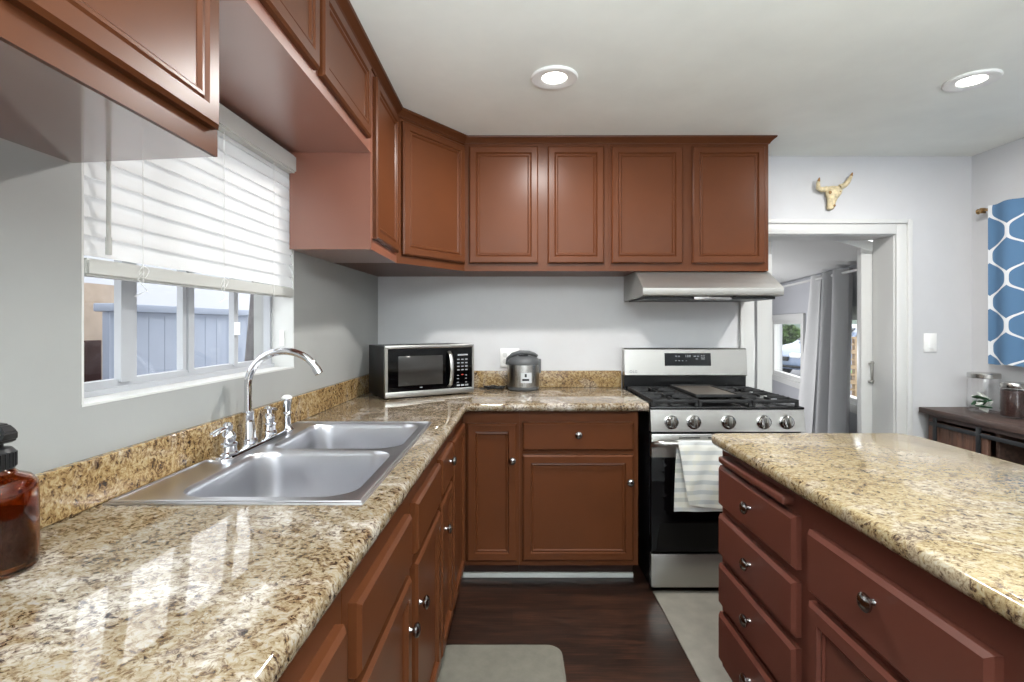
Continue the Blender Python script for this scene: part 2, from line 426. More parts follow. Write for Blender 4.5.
# doorway casing
d1 = sempty('door_1', (1.9, YB, 0), 'white cased doorway to the porch')
def casing(x0, x1, z0, z1, name='casing'):
    m = MB(); m.box(x0, x1, YB-.018, YB, z0, z1, .003); return m
m = MB(); m.box(DX1, DX1+.062, YB-.016, YB-.0005, 0, DZ+.062, .003).box(DX1+.062, DX1+.09, YB-.028, YB-.0005, 0, DZ+.09, .004)
m.obj('casing', M['trim'], d1)
m = MB(); m.box(DX0-.062, DX0, YB-.016, YB-.0005, 0, DZ+.062, .003).box(DX0-.085, DX0-.062, YB-.022, YB-.0005, 0, DZ+.09, .004)
m.obj('casing', M['trim'], d1)
m = MB(); m.box(DX0, DX1, YB-.016, YB-.0005, DZ, DZ+.062, .003).box(DX0-.062, DX1+.062, YB-.028, YB-.0005, DZ+.0625, DZ+.09, .004)
m.obj('lintel_casing', M['trim'], d1)
m = MB(); m.box(DX1-.008, DX1-.0005, YB, YB+.18, 0, DZ).box(DX0+.0005, DX0+.008, YB, YB+.18, 0, DZ).box(DX0, DX1, YB, YB+.18, DZ-.006, DZ-.0005)
m.obj('jamb', M['trim'], d1)
m = MB(); m.box(2.262, 2.335, 3.315, 3.36, 0, DZ-.01, .003); m.obj('door_stop', M['trim'], d1)
m = MB(); m.box(1.588, 1.686, 3.315, 3.36, 0, DZ-.01, .003); m.obj('door_stop', M['trim'], d1)
m = MB(); m.box(2.318, 2.334, 3.300, 3.312, .915, 1.06, .002).tube([(2.30, 3.30, 1.045), (2.33, 3.295, 1.05)], .006, 8).tube([(2.295, 3.30, .93), (2.33, 3.295, .935)], .006, 8)
m.obj('latch', M['lid'], d1)

# the window over the sink
w1 = sempty('window_1', (-.97, 1.55, WZ0), 'white vinyl sliding window over the sink')
def xg(y, d): return xw(y)-d
def wbox(m, y0, y1, z0, z1, d0, d1_):
    m.loft([[(xg(y0, d0), y0, z0), (xg(y1, d0), y1, z0), (xg(y1, d0), y1, z1), (xg(y0, d0), y0, z1)],
            [(xg(y0, d1_), y0, z0), (xg(y1, d1_), y1, z0), (xg(y1, d1_), y1, z1), (xg(y0, d1_), y0, z1)]])
m = MB(); wbox(m, WY0+.0005, WY1-.0005, WZ0+.0005, WZ0+.006, -.001, .085); wbox(m, WY1-.006, WY1-.0005, WZ0+.006, WZ1, 0, .085); wbox(m, WY0+.0005, WY0+.006, WZ0+.006, WZ1, 0, .085)
m.obj('reveal', M['trim'], w1, smooth=False)
m = MB(); wbox(m, WY0, WY1, WZ0+.006, WZ0+.038, .085, .11); wbox(m, WY0, WY1, WZ1-.04, WZ1, .085, .11); wbox(m, WY0, WY0+.02, WZ0+.038, WZ1-.04, .085, .11); wbox(m, WY1-.022, WY1, WZ0+.038, WZ1-.04, .085, .11)
wbox(m, WY0, WY1, WZ0+.006, WZ0+.020, .075, .085)
m.obj('window_frame', M['vinyl'], w1, smooth=False)
for a, b, d in ((1.274, 1.313, .078), (1.315, 1.337, .088), (1.513, 1.528, .088), (1.530, 1.555, .082), (1.759, 1.783, .08)):
    m = MB(); wbox(m, a, b, WZ0+.030, WZ1-.04, d, d+.018); m.obj('mullion', M['vinyl'], w1, smooth=False)
for a, b in ((1.093, 1.285), (1.32, 1.515), (1.54, 1.77), (1.785, 2.008)):
    m = MB(); wbox(m, a, b, WZ0+.038, WZ1-.04, .102, .105); m.obj('pane', M['glass'], w1, smooth=False)
m = MB(); wbox(m, 1.760, 1.775, 1.262, 1.306, .068, .08); m.obj('sash_lock', M['white'], w1)
m = MB(); wbox(m, 2.016, 2.024, 1.215, 1.275, .035, .052); m.obj('sensor', M['white'], w1)

# blinds
bl = thing('window_blind', (-.9, 1.55, 1.40), 'white slatted window blind half raised over the sink window', 'blind')
m = MB(); wbox(m, 1.03, 2.015, 1.885, 1.952, -.028, .03)
bmesh.ops.bevel(m.bm, geom=[e for e in m.bm.edges], offset=.006, segments=2, affect='EDGES'); m.obj('headrail', M['valance'], bl)
m = MB(); wbox(m, WY0+.009, WY1-.009, 1.403, 1.441, -.004, .03)
bmesh.ops.bevel(m.bm, geom=[e for e in m.bm.edges], offset=.005, segments=2, affect='EDGES'); m.obj('bottom_rail', M['valance'], bl)
for i in range(11):
    z = 1.449+.0425*i; jit = random.uniform(-.003, .003)
    m = MB(); y0, y1 = WY0+.009, WY1-.009
    R = []
    for y, j in ((y0, -jit), ((y0+y1)/2, 0), (y1, jit)):
        top = (xg(y, .020), z+.050+j); bot = (xg(y, .002), z-.004+j)
        mid = (xg(y, .008), z+.023+j)
        R.append([(bot[0], y, bot[1]), (mid[0], y, mid[1]), (top[0], y, top[1]), (top[0]-.003, y, top[1]), (mid[0]-.003, y, mid[1]), (bot[0]-.003, y, bot[1])])
    m.loft(R); m.obj('slat', M['slat'], bl)
for y in (1.235, 1.56, 1.86):
    m = MB(); m.tube([(xg(y, -.006), y, 1.89), (xg(y, -.006), y, 1.40)], .0011, 6); m.obj('lift_cord', M['white'], bl)
for y in (1.235, 1.56):
    m = MB(); c = Vector((xg(y, -.008), y, 1.425)); m.tube([c+Vector((0, .016*math.cos(t)*(1+.3*math.sin(2*t)), .014*math.sin(t))) for t in [k*2*PI/14 for k in range(15)]], .001, 5)
    m.tube([c+Vector((0, 0, .0)), c+Vector((0, -.02, -.02)), c+Vector((0, .012, -.045)), c+Vector((0, -.03, -.06))], .001, 5)
    m.obj('cord_knot', M['white'], bl)
m = MB(); yy = 1.125; m.tube([(xg(yy, -.014), yy, 1.88), (xg(yy, -.014), yy, 1.49)], .0048, 10).tube([(xg(yy, -.014), yy, 1.49), (xg(yy, -.014), yy, 1.452)], .0062, 10)
m.obj('tilt_wand', M['valance'], bl)

# ---------------------------------------------------------------- recessed ceiling lights
def can_light(x, y, label):
    t = thing('ceiling_light', (x, y, CEIL), label, 'ceiling light', 'round recessed ceiling lights')
    m = MB(); m.lathe([(.096, 0), (.098, -.004), (.094, -.010), (.084, -.012), (.052, -.005), (.050, -.002), (.050, 0)], (x, y, CEIL), n=40); m.obj('trim_ring', M['white'], t)
    m = MB(); m.lathe([(.050, -.003), (.045, -.006), (.025, -.0075), (0, -.008)], (x, y, CEIL), n=32); m.obj('lens', M['lamp'], t)
    area('lamp_light', (x, y, CEIL-.02), (0, 0, 0), .12, 0, 19, (1.0, .98, .95), 'DISK')
can_light(.176, 2.125, 'round recessed ceiling light nearer the cabinets over the stove')
can_light(1.93, 2.15, 'round recessed ceiling light on the blue curtain side')

# ---------------------------------------------------------------- cabinets
def F_left(xf, sk, y_ref):      # faces +X : u = Y, n outward
    return lambda u, v, n: (xf - sk*(y_ref-u) + n, u, v)
def F_back(yf): return lambda u, v, n: (u, yf - n, v)          # faces -Y
def F_isl(xf): return lambda u, v, n: (xf - n, u, v)
DOOR = [(0, 0), (0, .014), (.007, .020), (.036, .020), (.041, .013), (.046, .016), (.052, .016), (.058, .010)]
BDOOR = [(0, 0), (0, .014), (.009, .021), (.040, .021), (.044, .012), (.050, .014), (.056, .009)]
DRAWER = [(0, 0), (0, .015), (.008, .022)]
IDRAWER = [(0, 0), (0, .014), (.009, .023)]
def face(name, F, u0, u1, v0, v1, rings, par, mt):
    m = MB(); m.panel(F, u0, u1, v0, v1, rings); return m.obj(name, mt, par, smooth=False)
def knob(F, u, v, par, n0=.021, sc=1.0):
    a = Vector(F(u, v, n0)); ax = (Vector(F(u, v, n0+.1))-a).normalized()
    m = MB(); m.lathe([(.0065*sc, 0), (.0055*sc, .003), (.0055*sc, .009*sc), (.014*sc, .012*sc), (.0178*sc, .016*sc), (.0178*sc, .020*sc), (.013*sc, .0245*sc), (.006*sc, .0265*sc), (0, .027*sc)], a, ax, 24)
    return m.obj('knob', M['knob'], par)
def shell(name, F, u0, u1, v0, v1, depth, par, mt, t=.018, bottom=True):
    """open carcass: sides, bottom, back and a face frame"""
    m = MB()
    def bx(a0, a1, b0, b1, n0, n1):
        m.loft([[F(a0, b0, n0), F(a1, b0, n0), F(a1, b1, n0), F(a0, b1, n0)], [F(a0, b0, n1), F(a1, b0, n1), F(a1, b1, n1), F(a0, b1, n1)]])
    bx(u0, u0+t, v0, .70, -depth, -t); bx(u1-t, u1, v0, .70, -depth, -t)
    bx(u0+t, u1-t, v0, v0+t, -depth, -t)
    bx(u0, u1, v0, v1, -t, 0)
    return m.obj(name, mt, par, smooth=False)
def solid(name, poly, z0, z1, par, mt):
    m = MB(); m.prism(poly, XYZ, z0, z1); return m.obj(name, mt, par, smooth=False)

UZ0, UZ1 = 1.590, 2.290
FX = -.548
# near wall cabinet, upper left of the frame
c = thing('wall_cabinet', (-.75, .6, 1.63), 'brown wall cabinet nearest the camera left of the window, underside in view', 'cabinet')
NF = lambda u, v, n: (-.59-.012*(1.01-u)+n, u, v)
solid('body', [(NF(.0, 0, 0)[0], .0), (NF(1.01, 0, 0)[0], 1.01), (xw(1.05)+.002, 1.05), (xw(0)+.002, 0)], 1.63, CEIL-.002, c, M['cab_under'])
m = MB(); m.loft([[NF(0, 1.63, .0), NF(1.012, 1.63, 0), NF(1.012, CEIL-.002, 0), NF(0, CEIL-.002, 0)], [NF(0, 1.63, .008), NF(1.012, 1.63, .008), NF(1.012, CEIL-.002, .008), NF(0, CEIL-.002, .008)]])
m.obj('face_frame', M['cab'], c, smooth=False)
NF2 = lambda u, v, n: NF(u, v, n+.008)
face('door', NF2, .583, .990, 1.675, 2.27, DOOR, c, M['cab']); face('door', NF2, .13, .54, 1.675, 2.27, DOOR, c, M['cab'])

# short cabinet bridging over the window
c = thing('wall_cabinet', (-.70, 1.5, 1.965), 'short brown wall cabinet bridging above the window blind', 'cabinet')
solid('body', [(FX, 1.052), (FX, 1.985), (xw(1.985)+.002, 1.985), (xw(1.052)+.002, 1.052)], 1.965, CEIL-.002, c, M['cab_sheen'])
FL = F_left(FX, 0, 0)
face('door', FL, 1.06, 1.413, 2.0, 2.272, DOOR, c, M['cab']); face('door', FL, 1.443, 1.931, 2.0, 2.272, DOOR, c, M['cab'])

# tall narrow cabinet right of the window
c = thing('wall_cabinet', (-.70, 2.2, UZ0), 'tall narrow brown wall cabinet right of the window with plain side panel', 'cabinet')
solid('body', [(FX, 1.987), (FX, 2.43), (xw(2.43)+.002, 2.43), (xw(1.987)+.002, 1.987)], UZ0, CEIL-.002, c, M['cab_sheen'])
face('door', FL, 2.012, 2.405, 1.635, 2.272, DOOR, c, M['cab'])

# diagonal corner cabinet
P1, P2 = Vector((FX, 2.432, 0)), Vector((-.260, 2.81, 0))
c = thing('corner_wall_cabinet', (-.6, 2.8, UZ0), 'brown diagonal corner wall cabinet above the microwave', 'cabinet')
solid('body', [(P1.x, P1.y), (P2.x, P2.y), (-.260, YB-.002), (-.82, YB-.002), (xw(2.432)+.002, 2.432)], UZ0, CEIL-.002, c, M['cab'])
L_ = (P2-P1).length; du = (P2-P1).normalized(); dn = Vector((du.y, -du.x, 0))
FD = lambda u, v, n: tuple(P1+du*u+dn*n+Vector((0, 0, v)))
face('door', FD, .028, L_-.012, 1.632, 2.272, DOOR, c, M['cab'])

# two wall cabinets on the back wall
FB = F_back(2.81)
c = thing('wall_cabinet', (.14, 2.97, UZ0), 'brown two-door wall cabinet on back wall between diagonal corner cabinet and range hood', 'cabinet')
m = MB(); m.box(-.2595, .5315, 2.81, YB-.002, UZ0, CEIL-.002); m.obj('body', M['cab'], c, smooth=False)
face('door', FB, -.234, .143, 1.632, 2.272, DOOR, c, M['cab']); face('door', FB, .195, .502, 1.632, 2.272, DOOR, c, M['cab'])
c = thing('wall_cabinet', (.97, 2.97, UZ0), 'brown two-door wall cabinet directly above the steel range hood', 'cabinet')
m = MB(); m.box(.5325, 1.407, 2.81, YB-.002, UZ0, CEIL-.002); m.obj('body', M['cab'], c, smooth=False)
face('door', FB, .544, .932, 1.632, 2.272, DOOR, c, M['cab']); face('door', FB, .986, 1.383, 1.632, 2.272, DOOR, c, M['cab'])

# crown moulding: one thing running along all cabinet tops
path = [Vector((-.602+.008, 0.0, 0)), Vector((NF(1.02, 0, 0)[0]+.008, 1.02, 0)), Vector((FX, 1.035, 0)), P1, P2, Vector((1.407, 2.81, 0)), Vector((1.407, 3.128, 0))]
prof = [(0.001, 2.288), (.006, 2.288), (.010, 2.296), (.018, 2.304), (.026, 2.312), (.032, 2.315), (.034, CEIL-.001), (.001, CEIL-.001)]
rings = []
for i, p in enumerate(path):
    ds = []
    if i > 0: ds.append((path[i]-path[i-1]).normalized())
    if i < len(path)-1: ds.append((path[i+1]-path[i]).normalized())
    ns = [Vector((d.y, -d.x, 0)) for d in ds]
    n = sum(ns, Vector()).normalized(); k = 1/max(.5, n.dot(ns[0]))
    rings.append([p+n*(o*k)+Vector((0, 0, z)) for o, z in prof])
m = MB(); m.loft(rings); tag(m.obj('crown_molding', M['cab'], smooth=False), 'brown crown molding along the top of the wall cabinets', 'molding')

# base cabinets, left run
BZ = .872
def xd(y): return -.246 - .0225*(2.48-y)          # face-frame plane of the left run
FLB = lambda u, v, n: (xd(u)+n, u, v)
def base_left(name, y0, y1, label, cat='cabinet'):
    c = thing(name, (-.5, (y0+y1)/2, 0), label, cat)
    shell('body', FLB, y0, y1, .105, BZ, .52, c, M['cab'])
    m = MB(); m.loft([[(xd(y0)-.075, y0, 0), (xd(y1)-.075, y1, 0), (xd(y1)-.075, y1, .104), (xd(y0)-.075, y0, .104)], [(xd(y0)-.095, y0, 0), (xd(y1)-.095, y1, 0), (xd(y1)-.095, y1, .104), (xd(y0)-.095, y0, .104)]])
    m.obj('toe_kick', M['kick'], c, smooth=False)
    return c
c = base_left('base_cabinet', -.28, .848, 'brown base cabinet with drawer nearest the camera under the sink counter')
o = face('drawer', FLB, .35, .818, .69, .82, DRAWER, c, M['cab']); o = face('door', FLB, .35, .818, .132, .665, BDOOR, c, M['cab'])
face('drawer', FLB, -.2, .31, .69, .82, DRAWER, c, M['cab']); face('door', FLB, -.2, .31, .132, .665, BDOOR, c, M['cab'])
c = base_left('sink_base_cabinet', .85, 1.764, 'brown sink base cabinet with two false drawers and two doors')
face('false_drawer', FLB, .88, 1.294, .69, .82, DRAWER, c, M['cab']); face('false_drawer', FLB, 1.358, 1.748, .69, .825, DRAWER, c, M['cab'])
d = face('door', FLB, .88, 1.294, .132, .665, BDOOR, c, M['cab']); knob(FLB, 1.262, .546, d)
d = face('door', FLB, 1.358, 1.748, .132, .665, BDOOR, c, M['cab']); knob(FLB, 1.385, .548, d)
c = base_left('base_cabinet', 1.766, 2.066, 'narrow brown base cabinet with one drawer over one door, beyond the sink')
d = face('drawer', FLB, 1.782, 2.05, .695, .828, DRAWER, c, M['cab']); knob(FLB, 1.95, .778, d)
d = face('door', FLB, 1.782, 2.05, .132, .672, BDOOR, c, M['cab']); knob(FLB, 1.83, .569, d)
# corner base cabinet: L-shaped with two tall doors
YF = 2.53
c = thing('corner_base_cabinet', (-.4, 2.8, 0), 'brown corner base cabinet with two tall doors meeting below the microwave', 'cabinet')
m = MB()
m.prism([(xd(2.068), 2.068), (xd(YF), YF), (.0368, YF), (.0368, YF+.02), (xd(YF)-.02, YF+.02), (xd(2.068)-.02, 2.068)], XYZ, .108, BZ)
m.prism([(-.78, 2.07), (xd(2.07)-.02, 2.07), (xd(YF)-.02, YF+.02), (.035, YF+.02), (.035, 3.1), (-.78, 3.1)], XYZ, .105, .12)
m.box(.017, .035, YF+.02, 3.10, .12, BZ)
m.obj('body', M['cab'], c, smooth=False)
face('door', FLB, 2.085, 2.478, .132, .822, BDOOR, c, M['cab'])
FBB = F_back(YF)
d = face('door', FBB, -.222, .024, .134, .811, BDOOR, c, M['cab']); knob(FBB, .0015, .632, d)
m = MB(); m.box(xd(YF)-.09, .034, 2.64, 2.655, 0, .104); m.obj('toe_kick', M['kick'], c, smooth=False)
c = thing('base_cabinet', (.33, 2.8, 0), 'wide brown base cabinet with single drawer and door beside the stove', 'cabinet')
shell('body', FBB, .037, .6226, .108, BZ, .57, c, M['cab'])
m = MB(); m.box(.037, .6226, 2.64, 2.655, 0, .104); m.obj('toe_kick', M['kick'], c, smooth=False)
d = face('drawer', FBB, .052, .598, .680, .817, DRAWER, c, M['cab']); knob(FBB, .325, .758, d)
d = face('door', FBB, .052, .598, .136, .658, BDOOR, c, M['cab']); knob(FBB, .578, .527, d)
m = MB(); m.box(-.33, .6226, 2.622, 2.639, 0, .024, .003); struct(m.obj('baseboard_back', M['trim']), 'white floor strip below the back base cabinets')

# ---------------------------------------------------------------- counters
CT = .914; CB = .874
def xn(y): return -.218 - .0285*(2.48-y)
def rrect(x0, x1, y0, y1, r, n=6, sk=None):
    P = []
    for cx, cy, a0 in ((x1-r, y1-r, 0), (x0+r, y1-r, PI/2), (x0+r, y0+r, PI), (x1-r, y0+r, 3*PI/2)):
        for k in range(n+1):
            a = a0+PI/2*k/n; P.append((cx+r*math.cos(a), cy+r*math.sin(a)))
    return P
poly = [(xn(-.3), -.3), (xn(2.45), 2.45), (xn(2.47)+.009, 2.471), (xn(2.48)+.03, 2.48), (.664, 2.48), (.664, YB-.002), (-.818, YB-.002), (xw(-.3)+.002, -.3)]
def front_edge(e):
    a, b = e.verts[0].co, e.verts[1].co
    if abs(a.z-b.z) > .001: return False
    def on(p): return (p.y <= 2.481 and p.x >= xn(p.y)-.002)
    return on(a) and on(b)
m = MB(); m.prism(poly, XYZ, CB, CT, holes=[rrect(-.838, -.338, 1.115, 1.975, .03, 3)], bev=front_edge, bev_off=.017, bev_seg=4)
tag(m.obj('countertop', M['gran']), 'speckled cream granite countertop running under the window and to the stove', 'countertop')
m = MB(); m.loft([[(xw(-.3)+.003, -.3, CT+.001), (xw(-.3)+.023, -.3, CT+.001), (xw(-.3)+.023, -.3, 1.016), (xw(-.3)+.003, -.3, 1.016)],
                  [(xw(3.128)+.003, 3.128, CT+.001), (xw(3.128)+.023, 3.128, CT+.001), (xw(3.128)+.023, 3.128, 1.016), (xw(3.128)+.003, 3.128, 1.016)]])
bmesh.ops.bevel(m.bm, geom=m.bm.edges[:], offset=.002, segments=1, affect='EDGES')
tag(m.obj('backsplash', M['gran_b']), 'golden brown granite backsplash under the window behind the faucet', 'backsplash')
m = MB(); m.box(-.795, .664, YB-.022, YB-.002, CT+.001, 1.016, .002); tag(m.obj('backsplash', M['gran_b']), 'golden brown granite backsplash on the back wall behind the rice cooker', 'backsplash')

# island
IX = .740
ipoly = [(.701, -.25), (1.41, -.25), (1.41, 1.76), (1.375, 1.825), (.74, 1.825), (.708, 1.818), (.701, 1.795)]
m = MB(); m.prism(ipoly, XYZ, CB, CT, bev=lambda e: abs(e.verts[0].co.z-e.verts[1].co.z) < .001, bev_off=.016, bev_seg=4)
isl = thing('kitchen_island', (1.05, .8, 0), 'red brown kitchen island with a column of drawers and yellow granite top', 'kitchen island')
m.obj('countertop', M['gran_i'], isl)
FI = F_isl(IX)
m = MB(); m.box(IX, 1.37, -.2, 1.80, .10, CB-.001); m.obj('body', M['cab_isl'], isl, smooth=False)
m = MB(); m.box(IX+.06, 1.33, -.18, 1.75, 0, .0995); m.obj('toe_kick', M['kick'], isl, smooth=False)
for z1, z0, kz in ((.808, .671, .745), (.640, .499, .574), (.470, .330, .405), (.300, .135, .225)):
    d = face('drawer', FI, 1.308, 1.786, z0, z1, IDRAWER, isl, M['cab_isl']); knob(FI, 1.545, kz, d, .023, 1.05)
d = face('drawer', FI, .770, 1.250, .648, .800, IDRAWER, isl, M['cab_isl']); knob(FI, 1.015, .748, d, .023, 1.05)
d = face('door', FI, .770, 1.250, .135, .626, BDOOR, isl, M['cab_isl'])
d = face('drawer', FI, .12, .70, .648, .800, IDRAWER, isl, M['cab_isl']); d = face('door', FI, .12, .70, .135, .626, BDOOR, isl, M['cab_isl'])
m = MB(); m.box(IX-.030, IX+.02, 1.345, 1.765, .823, .846, .007, 3); m.obj('pull_out_board', M['cab_isl'], isl)

# ---------------------------------------------------------------- sink
SZ = CT+.0005
sk = thing('sink', (-.6, 1.54, SZ), 'stainless steel double bowl sink set in the granite counter', 'sink')
outer = [(-.318, 1.09), (-.311, 1.995), (-.838, 1.995), (-.872, 1.09)]
B1 = (-.757, -.352, 1.126, 1.540); B2 = (-.752, -.345, 1.562, 1.957)
h1 = rrect(*B1, .075, 8); h2 = rrect(*B2, .075, 8)
m = MB(); m.prism(outer, XYZ, SZ, SZ+.0045, holes=[h1, h2], bev=lambda e: all(not(-.80 < v.co.x < -.33 and 1.12 < v.co.y < 1.96) for v in e.verts) and e.verts[0].co.z > SZ+.003 and e.verts[1].co.z > SZ+.003, bev_off=.004, bev_seg=2)
# raised outer lip and a seam groove by the deck
for a, b in zip(outer, outer[1:]+outer[:1]):
    cx, cy = -.6, 1.54
    f = lambda p: (p[0]+(cx-p[0])*.03, p[1]+(cy-p[1])*.02, SZ+.005)
    m.tube([f(a), f(b)], .0028, 8)
m.obj('rim', M['sink'], sk)
for B in (B1, B2):
    R = []
    for ins, z, r in ((-.004, .0048, .079), (.0, .0052, .075), (.004, .001, .072), (.007, -.012, .070), (.010, -.08, .068), (.014, -.155, .066), (.024, -.173, .06), (.048, -.180, .045)):
        R.append([(p[0], p[1], SZ+z) for p in rrect(B[0]+ins, B[1]-ins, B[2]+ins, B[3]-ins, max(.02, r), 8)])
    m = MB(); m.loft(R, cap0=False); o = m.obj('bowl', M['sink'], sk, fix=False)
    cx, cy = (B[0]+B[1])/2, (B[2]+B[3])/2
    m = MB(); m.lathe([(.045, -.1795), (.043, -.177), (.034, -.178), (.03, -.179), (0, -.179)], (cx, cy, SZ), n=24); m.obj('drain', M['chrome'], sk)

# faucet set on the sink deck
DZk = SZ+.0048
fa = thing('faucet', (-.815, 1.62, DZk), 'chrome gooseneck faucet with two lever handles on the sink deck', 'faucet')
m = MB(); m.loft([[(p[0], p[1], DZk+z) for p in rrect(-.856+i, -.780-i, 1.410+i, 1.80-i, .03-i*.5, 6)] for i, z in ((0, 0), (0, .006), (.004, .010), (.010, .012))])
m.obj('deck_plate', M['chrome'], fa)
fx, fy = -.831, 1.612; fz = DZk+.012
m = MB(); m.lathe([(.028, 0), (.028, .006), (.024, .010), (.022, .03), (.019, .06), (.0165, .085), (.018, .088), (.018, .093), (.012, .096), (.0, .096)], (fx, fy, fz), n=28); m.obj('spout_base', M['chrome'], fa)
pts = [(fx, fy, fz+.09), (fx, fy, fz+.13), (fx, fy, fz+.17)]
RX, RZ = .1145, .105; zc = fz+.178
for k in range(19):
    a = PI - (PI*.87)*k/18; pts.append((fx+RX+RX*math.cos(a), fy, zc+RZ*math.sin(a)))
rad = [.0115]*len(pts); m = MB(); m.tube(pts, rad, 16); e = Vector(pts[-1]); dd = (Vector(pts[-1])-Vector(pts[-2])).normalized()
m.tube([e-dd*.012, e+dd*.008], .0135, 16); m.obj('spout', M['chrome'], fa)
def lever(y, x, dy):
    m = MB(); m.lathe([(.028, 0), (.028, .005), (.024, .009), (.023, .024), (.0255, .026), (.0255, .031), (.019, .035), (.022, .048), (.019, .058), (.011, .066), (.013, .074), (.013, .082), (.008, .089), (0, .090)], (x, y, fz), n=24)
    h = m.obj('handle', M['chrome'], fa)
    m = MB(); z = fz+.072
    m.tube([(x, y, z), (x-.002, y+dy*.02, z+.004), (x-.004, y+dy*.045, z+.001), (x-.006, y+dy*.062, z-.004), (x-.006, y+dy*.070, z-.005)], [.008, .009, .0105, .011, .006], 12, flat=.6); m.obj('lever', M['chrome'], h)
lever(1.452, -.806, -1); lever(1.742, -.830, 1)
sp = thing('sink_sprayer', (-.795, 1.80, DZk), 'chrome side sprayer with pale tip standing right of the faucet', 'sprayer')
sx, sy = -.806, 1.832
m = MB(); m.lathe([(.024, 0), (.024, .004), (.018, .010), (.014, .02), (.015, .03), (0, .03)], (sx, sy, DZk), n=20); m.obj('base', M['chrome'], sp)
m = MB(); m.lathe([(.013, .028), (.015, .05), (.014, .06), (.017, .064), (.014, .068), (.015, .09), (.018, .105), (.018, .114), (0, .114)], (sx, sy, DZk), n=20); m.obj('wand', M['chrome'], sp)
m = MB(); m.lathe([(.018, .114), (.0185, .118), (.014, .124), (.008, .127), (0, .128)], (sx, sy, DZk), n=20); m.obj('spray_tip', M['white'], sp)

# ---------------------------------------------------------------- soap bottle
bx_, by_ = -.806, .795
sb = thing('soap_bottle', (bx_, by_, CT), 'amber glass bottle with black pump top at left edge of counter', 'bottle')
m = MB(); m.lathe([(0, .001), (.046, .001), (.053, .006), (.054, .014), (.054, .125), (.052, .136), (.044, .146), (.030, .152), (.025, .158), (.024, .168), (.0215, .168), (.0225, .158), (.028, .150), (.042, .143), (.049, .134), (.0505, .125), (.0505, .016), (.044, .008), (0, .008)], (bx_, by_, CT), n=40); m.obj('body', M['amber'], sb)
m = MB(); m.lathe([(0, .0085), (.043, .0085), (.050, .016), (.050, .088), (0, .088)], (bx_, by_, CT), n=32); m.obj('soap', M['soap'], sb)
m = MB(); m.lathe([(.026, .160), (.0265, .163), (.0265, .186), (.022, .192), (.012, .194), (.012, .200), (.017, .201), (.0, .201)], (bx_, by_, CT), n=28)
for k in range(28):
    a = 2*PI*k/28; m.box(bx_+.0265*math.cos(a)-.001, bx_+.0265*math.cos(a)+.001, by_+.0265*math.sin(a)-.001, by_+.0265*math.sin(a)+.001, CT+.163, CT+.185)
m.obj('collar', M['blackp'], sb)
m = MB(); m.loft([[(bx_+x, by_+y, CT+z) for x, y, z in r] for r in (
    [(-.026, -.016, .196), (.012, -.018, .198), (.012, .018, .198), (-.026, .016, .196)],
    [(-.030, -.018, .212), (.026, -.018, .204), (.026, .016, .204), (-.030, .018, .212)],
    [(-.030, -.018, .226), (.030, -.014, .218), (.030, .012, .218), (-.030, .018, .226)],
    [(-.022, -.012, .234), (.018, -.010, .230), (.018, .010, .230), (-.022, .012, .234)])])
bmesh.ops.bevel(m.bm, geom=m.bm.edges[:], offset=.003, segments=2, affect='EDGES'); m.obj('pump_head', M['blackp'], sb)
m = MB(); m.lathe([(.005, 0), (.005, .002), (.0025, .002), (.0025, 0)], (bx_+.020, by_-.0185, CT+.211), (.3, -1, 0), 14); m.obj('nozzle', M['dkgrey'], sb)

# ---------------------------------------------------------------- microwave
A = Vector((-.641, 2.585, 0)); Bv = Vector((-.2105, 2.84, 0)); u = (Bv-A).normalized(); Wm = (Bv-A).length
nb = Vector((-u.y, u.x, 0))
XM = Matrix(((u.x, nb.x, 0, A.x), (u.y, nb.y, 0, A.y), (0, 0, 1, CT), (0, 0, 0, 1)))      # local x along the face, y into the oven
mw = thing('microwave_oven', tuple((A+Bv)/2+nb*.14+Vector((0, 0, CT))), 'stainless and black microwave oven turned in the counter corner', 'microwave')
H0, H1 = .008, .276
def q(*a, **k): return MB(XM).box(*a, **k)
q(-0.002, Wm-.004, .022, .297, H0, H1-.004, bev=.004).obj('case', M['blackp'], mw)
m = q(0, Wm, 0, .022, H0, H0+.030, bev=.003); m.box(0, Wm, 0, .022, H1-.018, H1, bev=.003); m.box(0, .014, 0, .022, H0+.03, H1-.018); m.box(Wm-.012, Wm, 0, .022, H0+.03, H1-.018); m.obj('front_frame', M['steelh'], mw)
dr = q(.014, .385, .003, .020, H0+.030, H1-.018).obj('door', M['blackg'], mw)
q(.070, .315, .0015, .004, H0+.058, H1-.056, bev=.001).obj('window', M['mwwin'], dr)
m = MB(XM)
m.tube([(.352, .004, .050), (.352, -.018, .062), (.354, -.028, .10), (.355, -.031, .143), (.354, -.028, .186), (.352, -.018, .222), (.352, .004, .236)], .0105, 12, flat=.55); m.obj('handle', M['steelh'], dr)
pn = q(.387, Wm-.012, .002, .020, H0+.030, H1-.018).obj('control_panel', M['blackg'], mw)
keys = [(.402, .462, .214, .222)]
keys += [(.399+.024*k, .413+.024*k, .190-.019*r_, .196-.019*r_) for r_ in range(4) for k in range(3)]
keys += [(.399+.024*k, .409+.024*k, z, z+.004) for z in (.104, .086, .066) for k in (0, 2)]
keys += [(.397+.025*k, .415+.025*k, .048, .056) for k in range(3)]
for a, b, z0, z1 in keys: q(a, b, .001, .0022, z0, z1).obj('key_print', M['mark'], pn)
q(.424, .436, .001, .0022, .108, .112).obj('start_mark', M['red'], pn)
q(.185, .200, .0022, .0029, .052, .056).obj('badge', M['mark'], dr)
for x in (.03, Wm-.04):
    for y in (.04, .25): m = MB(XM).lathe([(.012, 0), (.012, H0+.001), (0, H0+.001)], (x, y, 0), n=12) ; m.obj('foot', M['blackp'], mw)

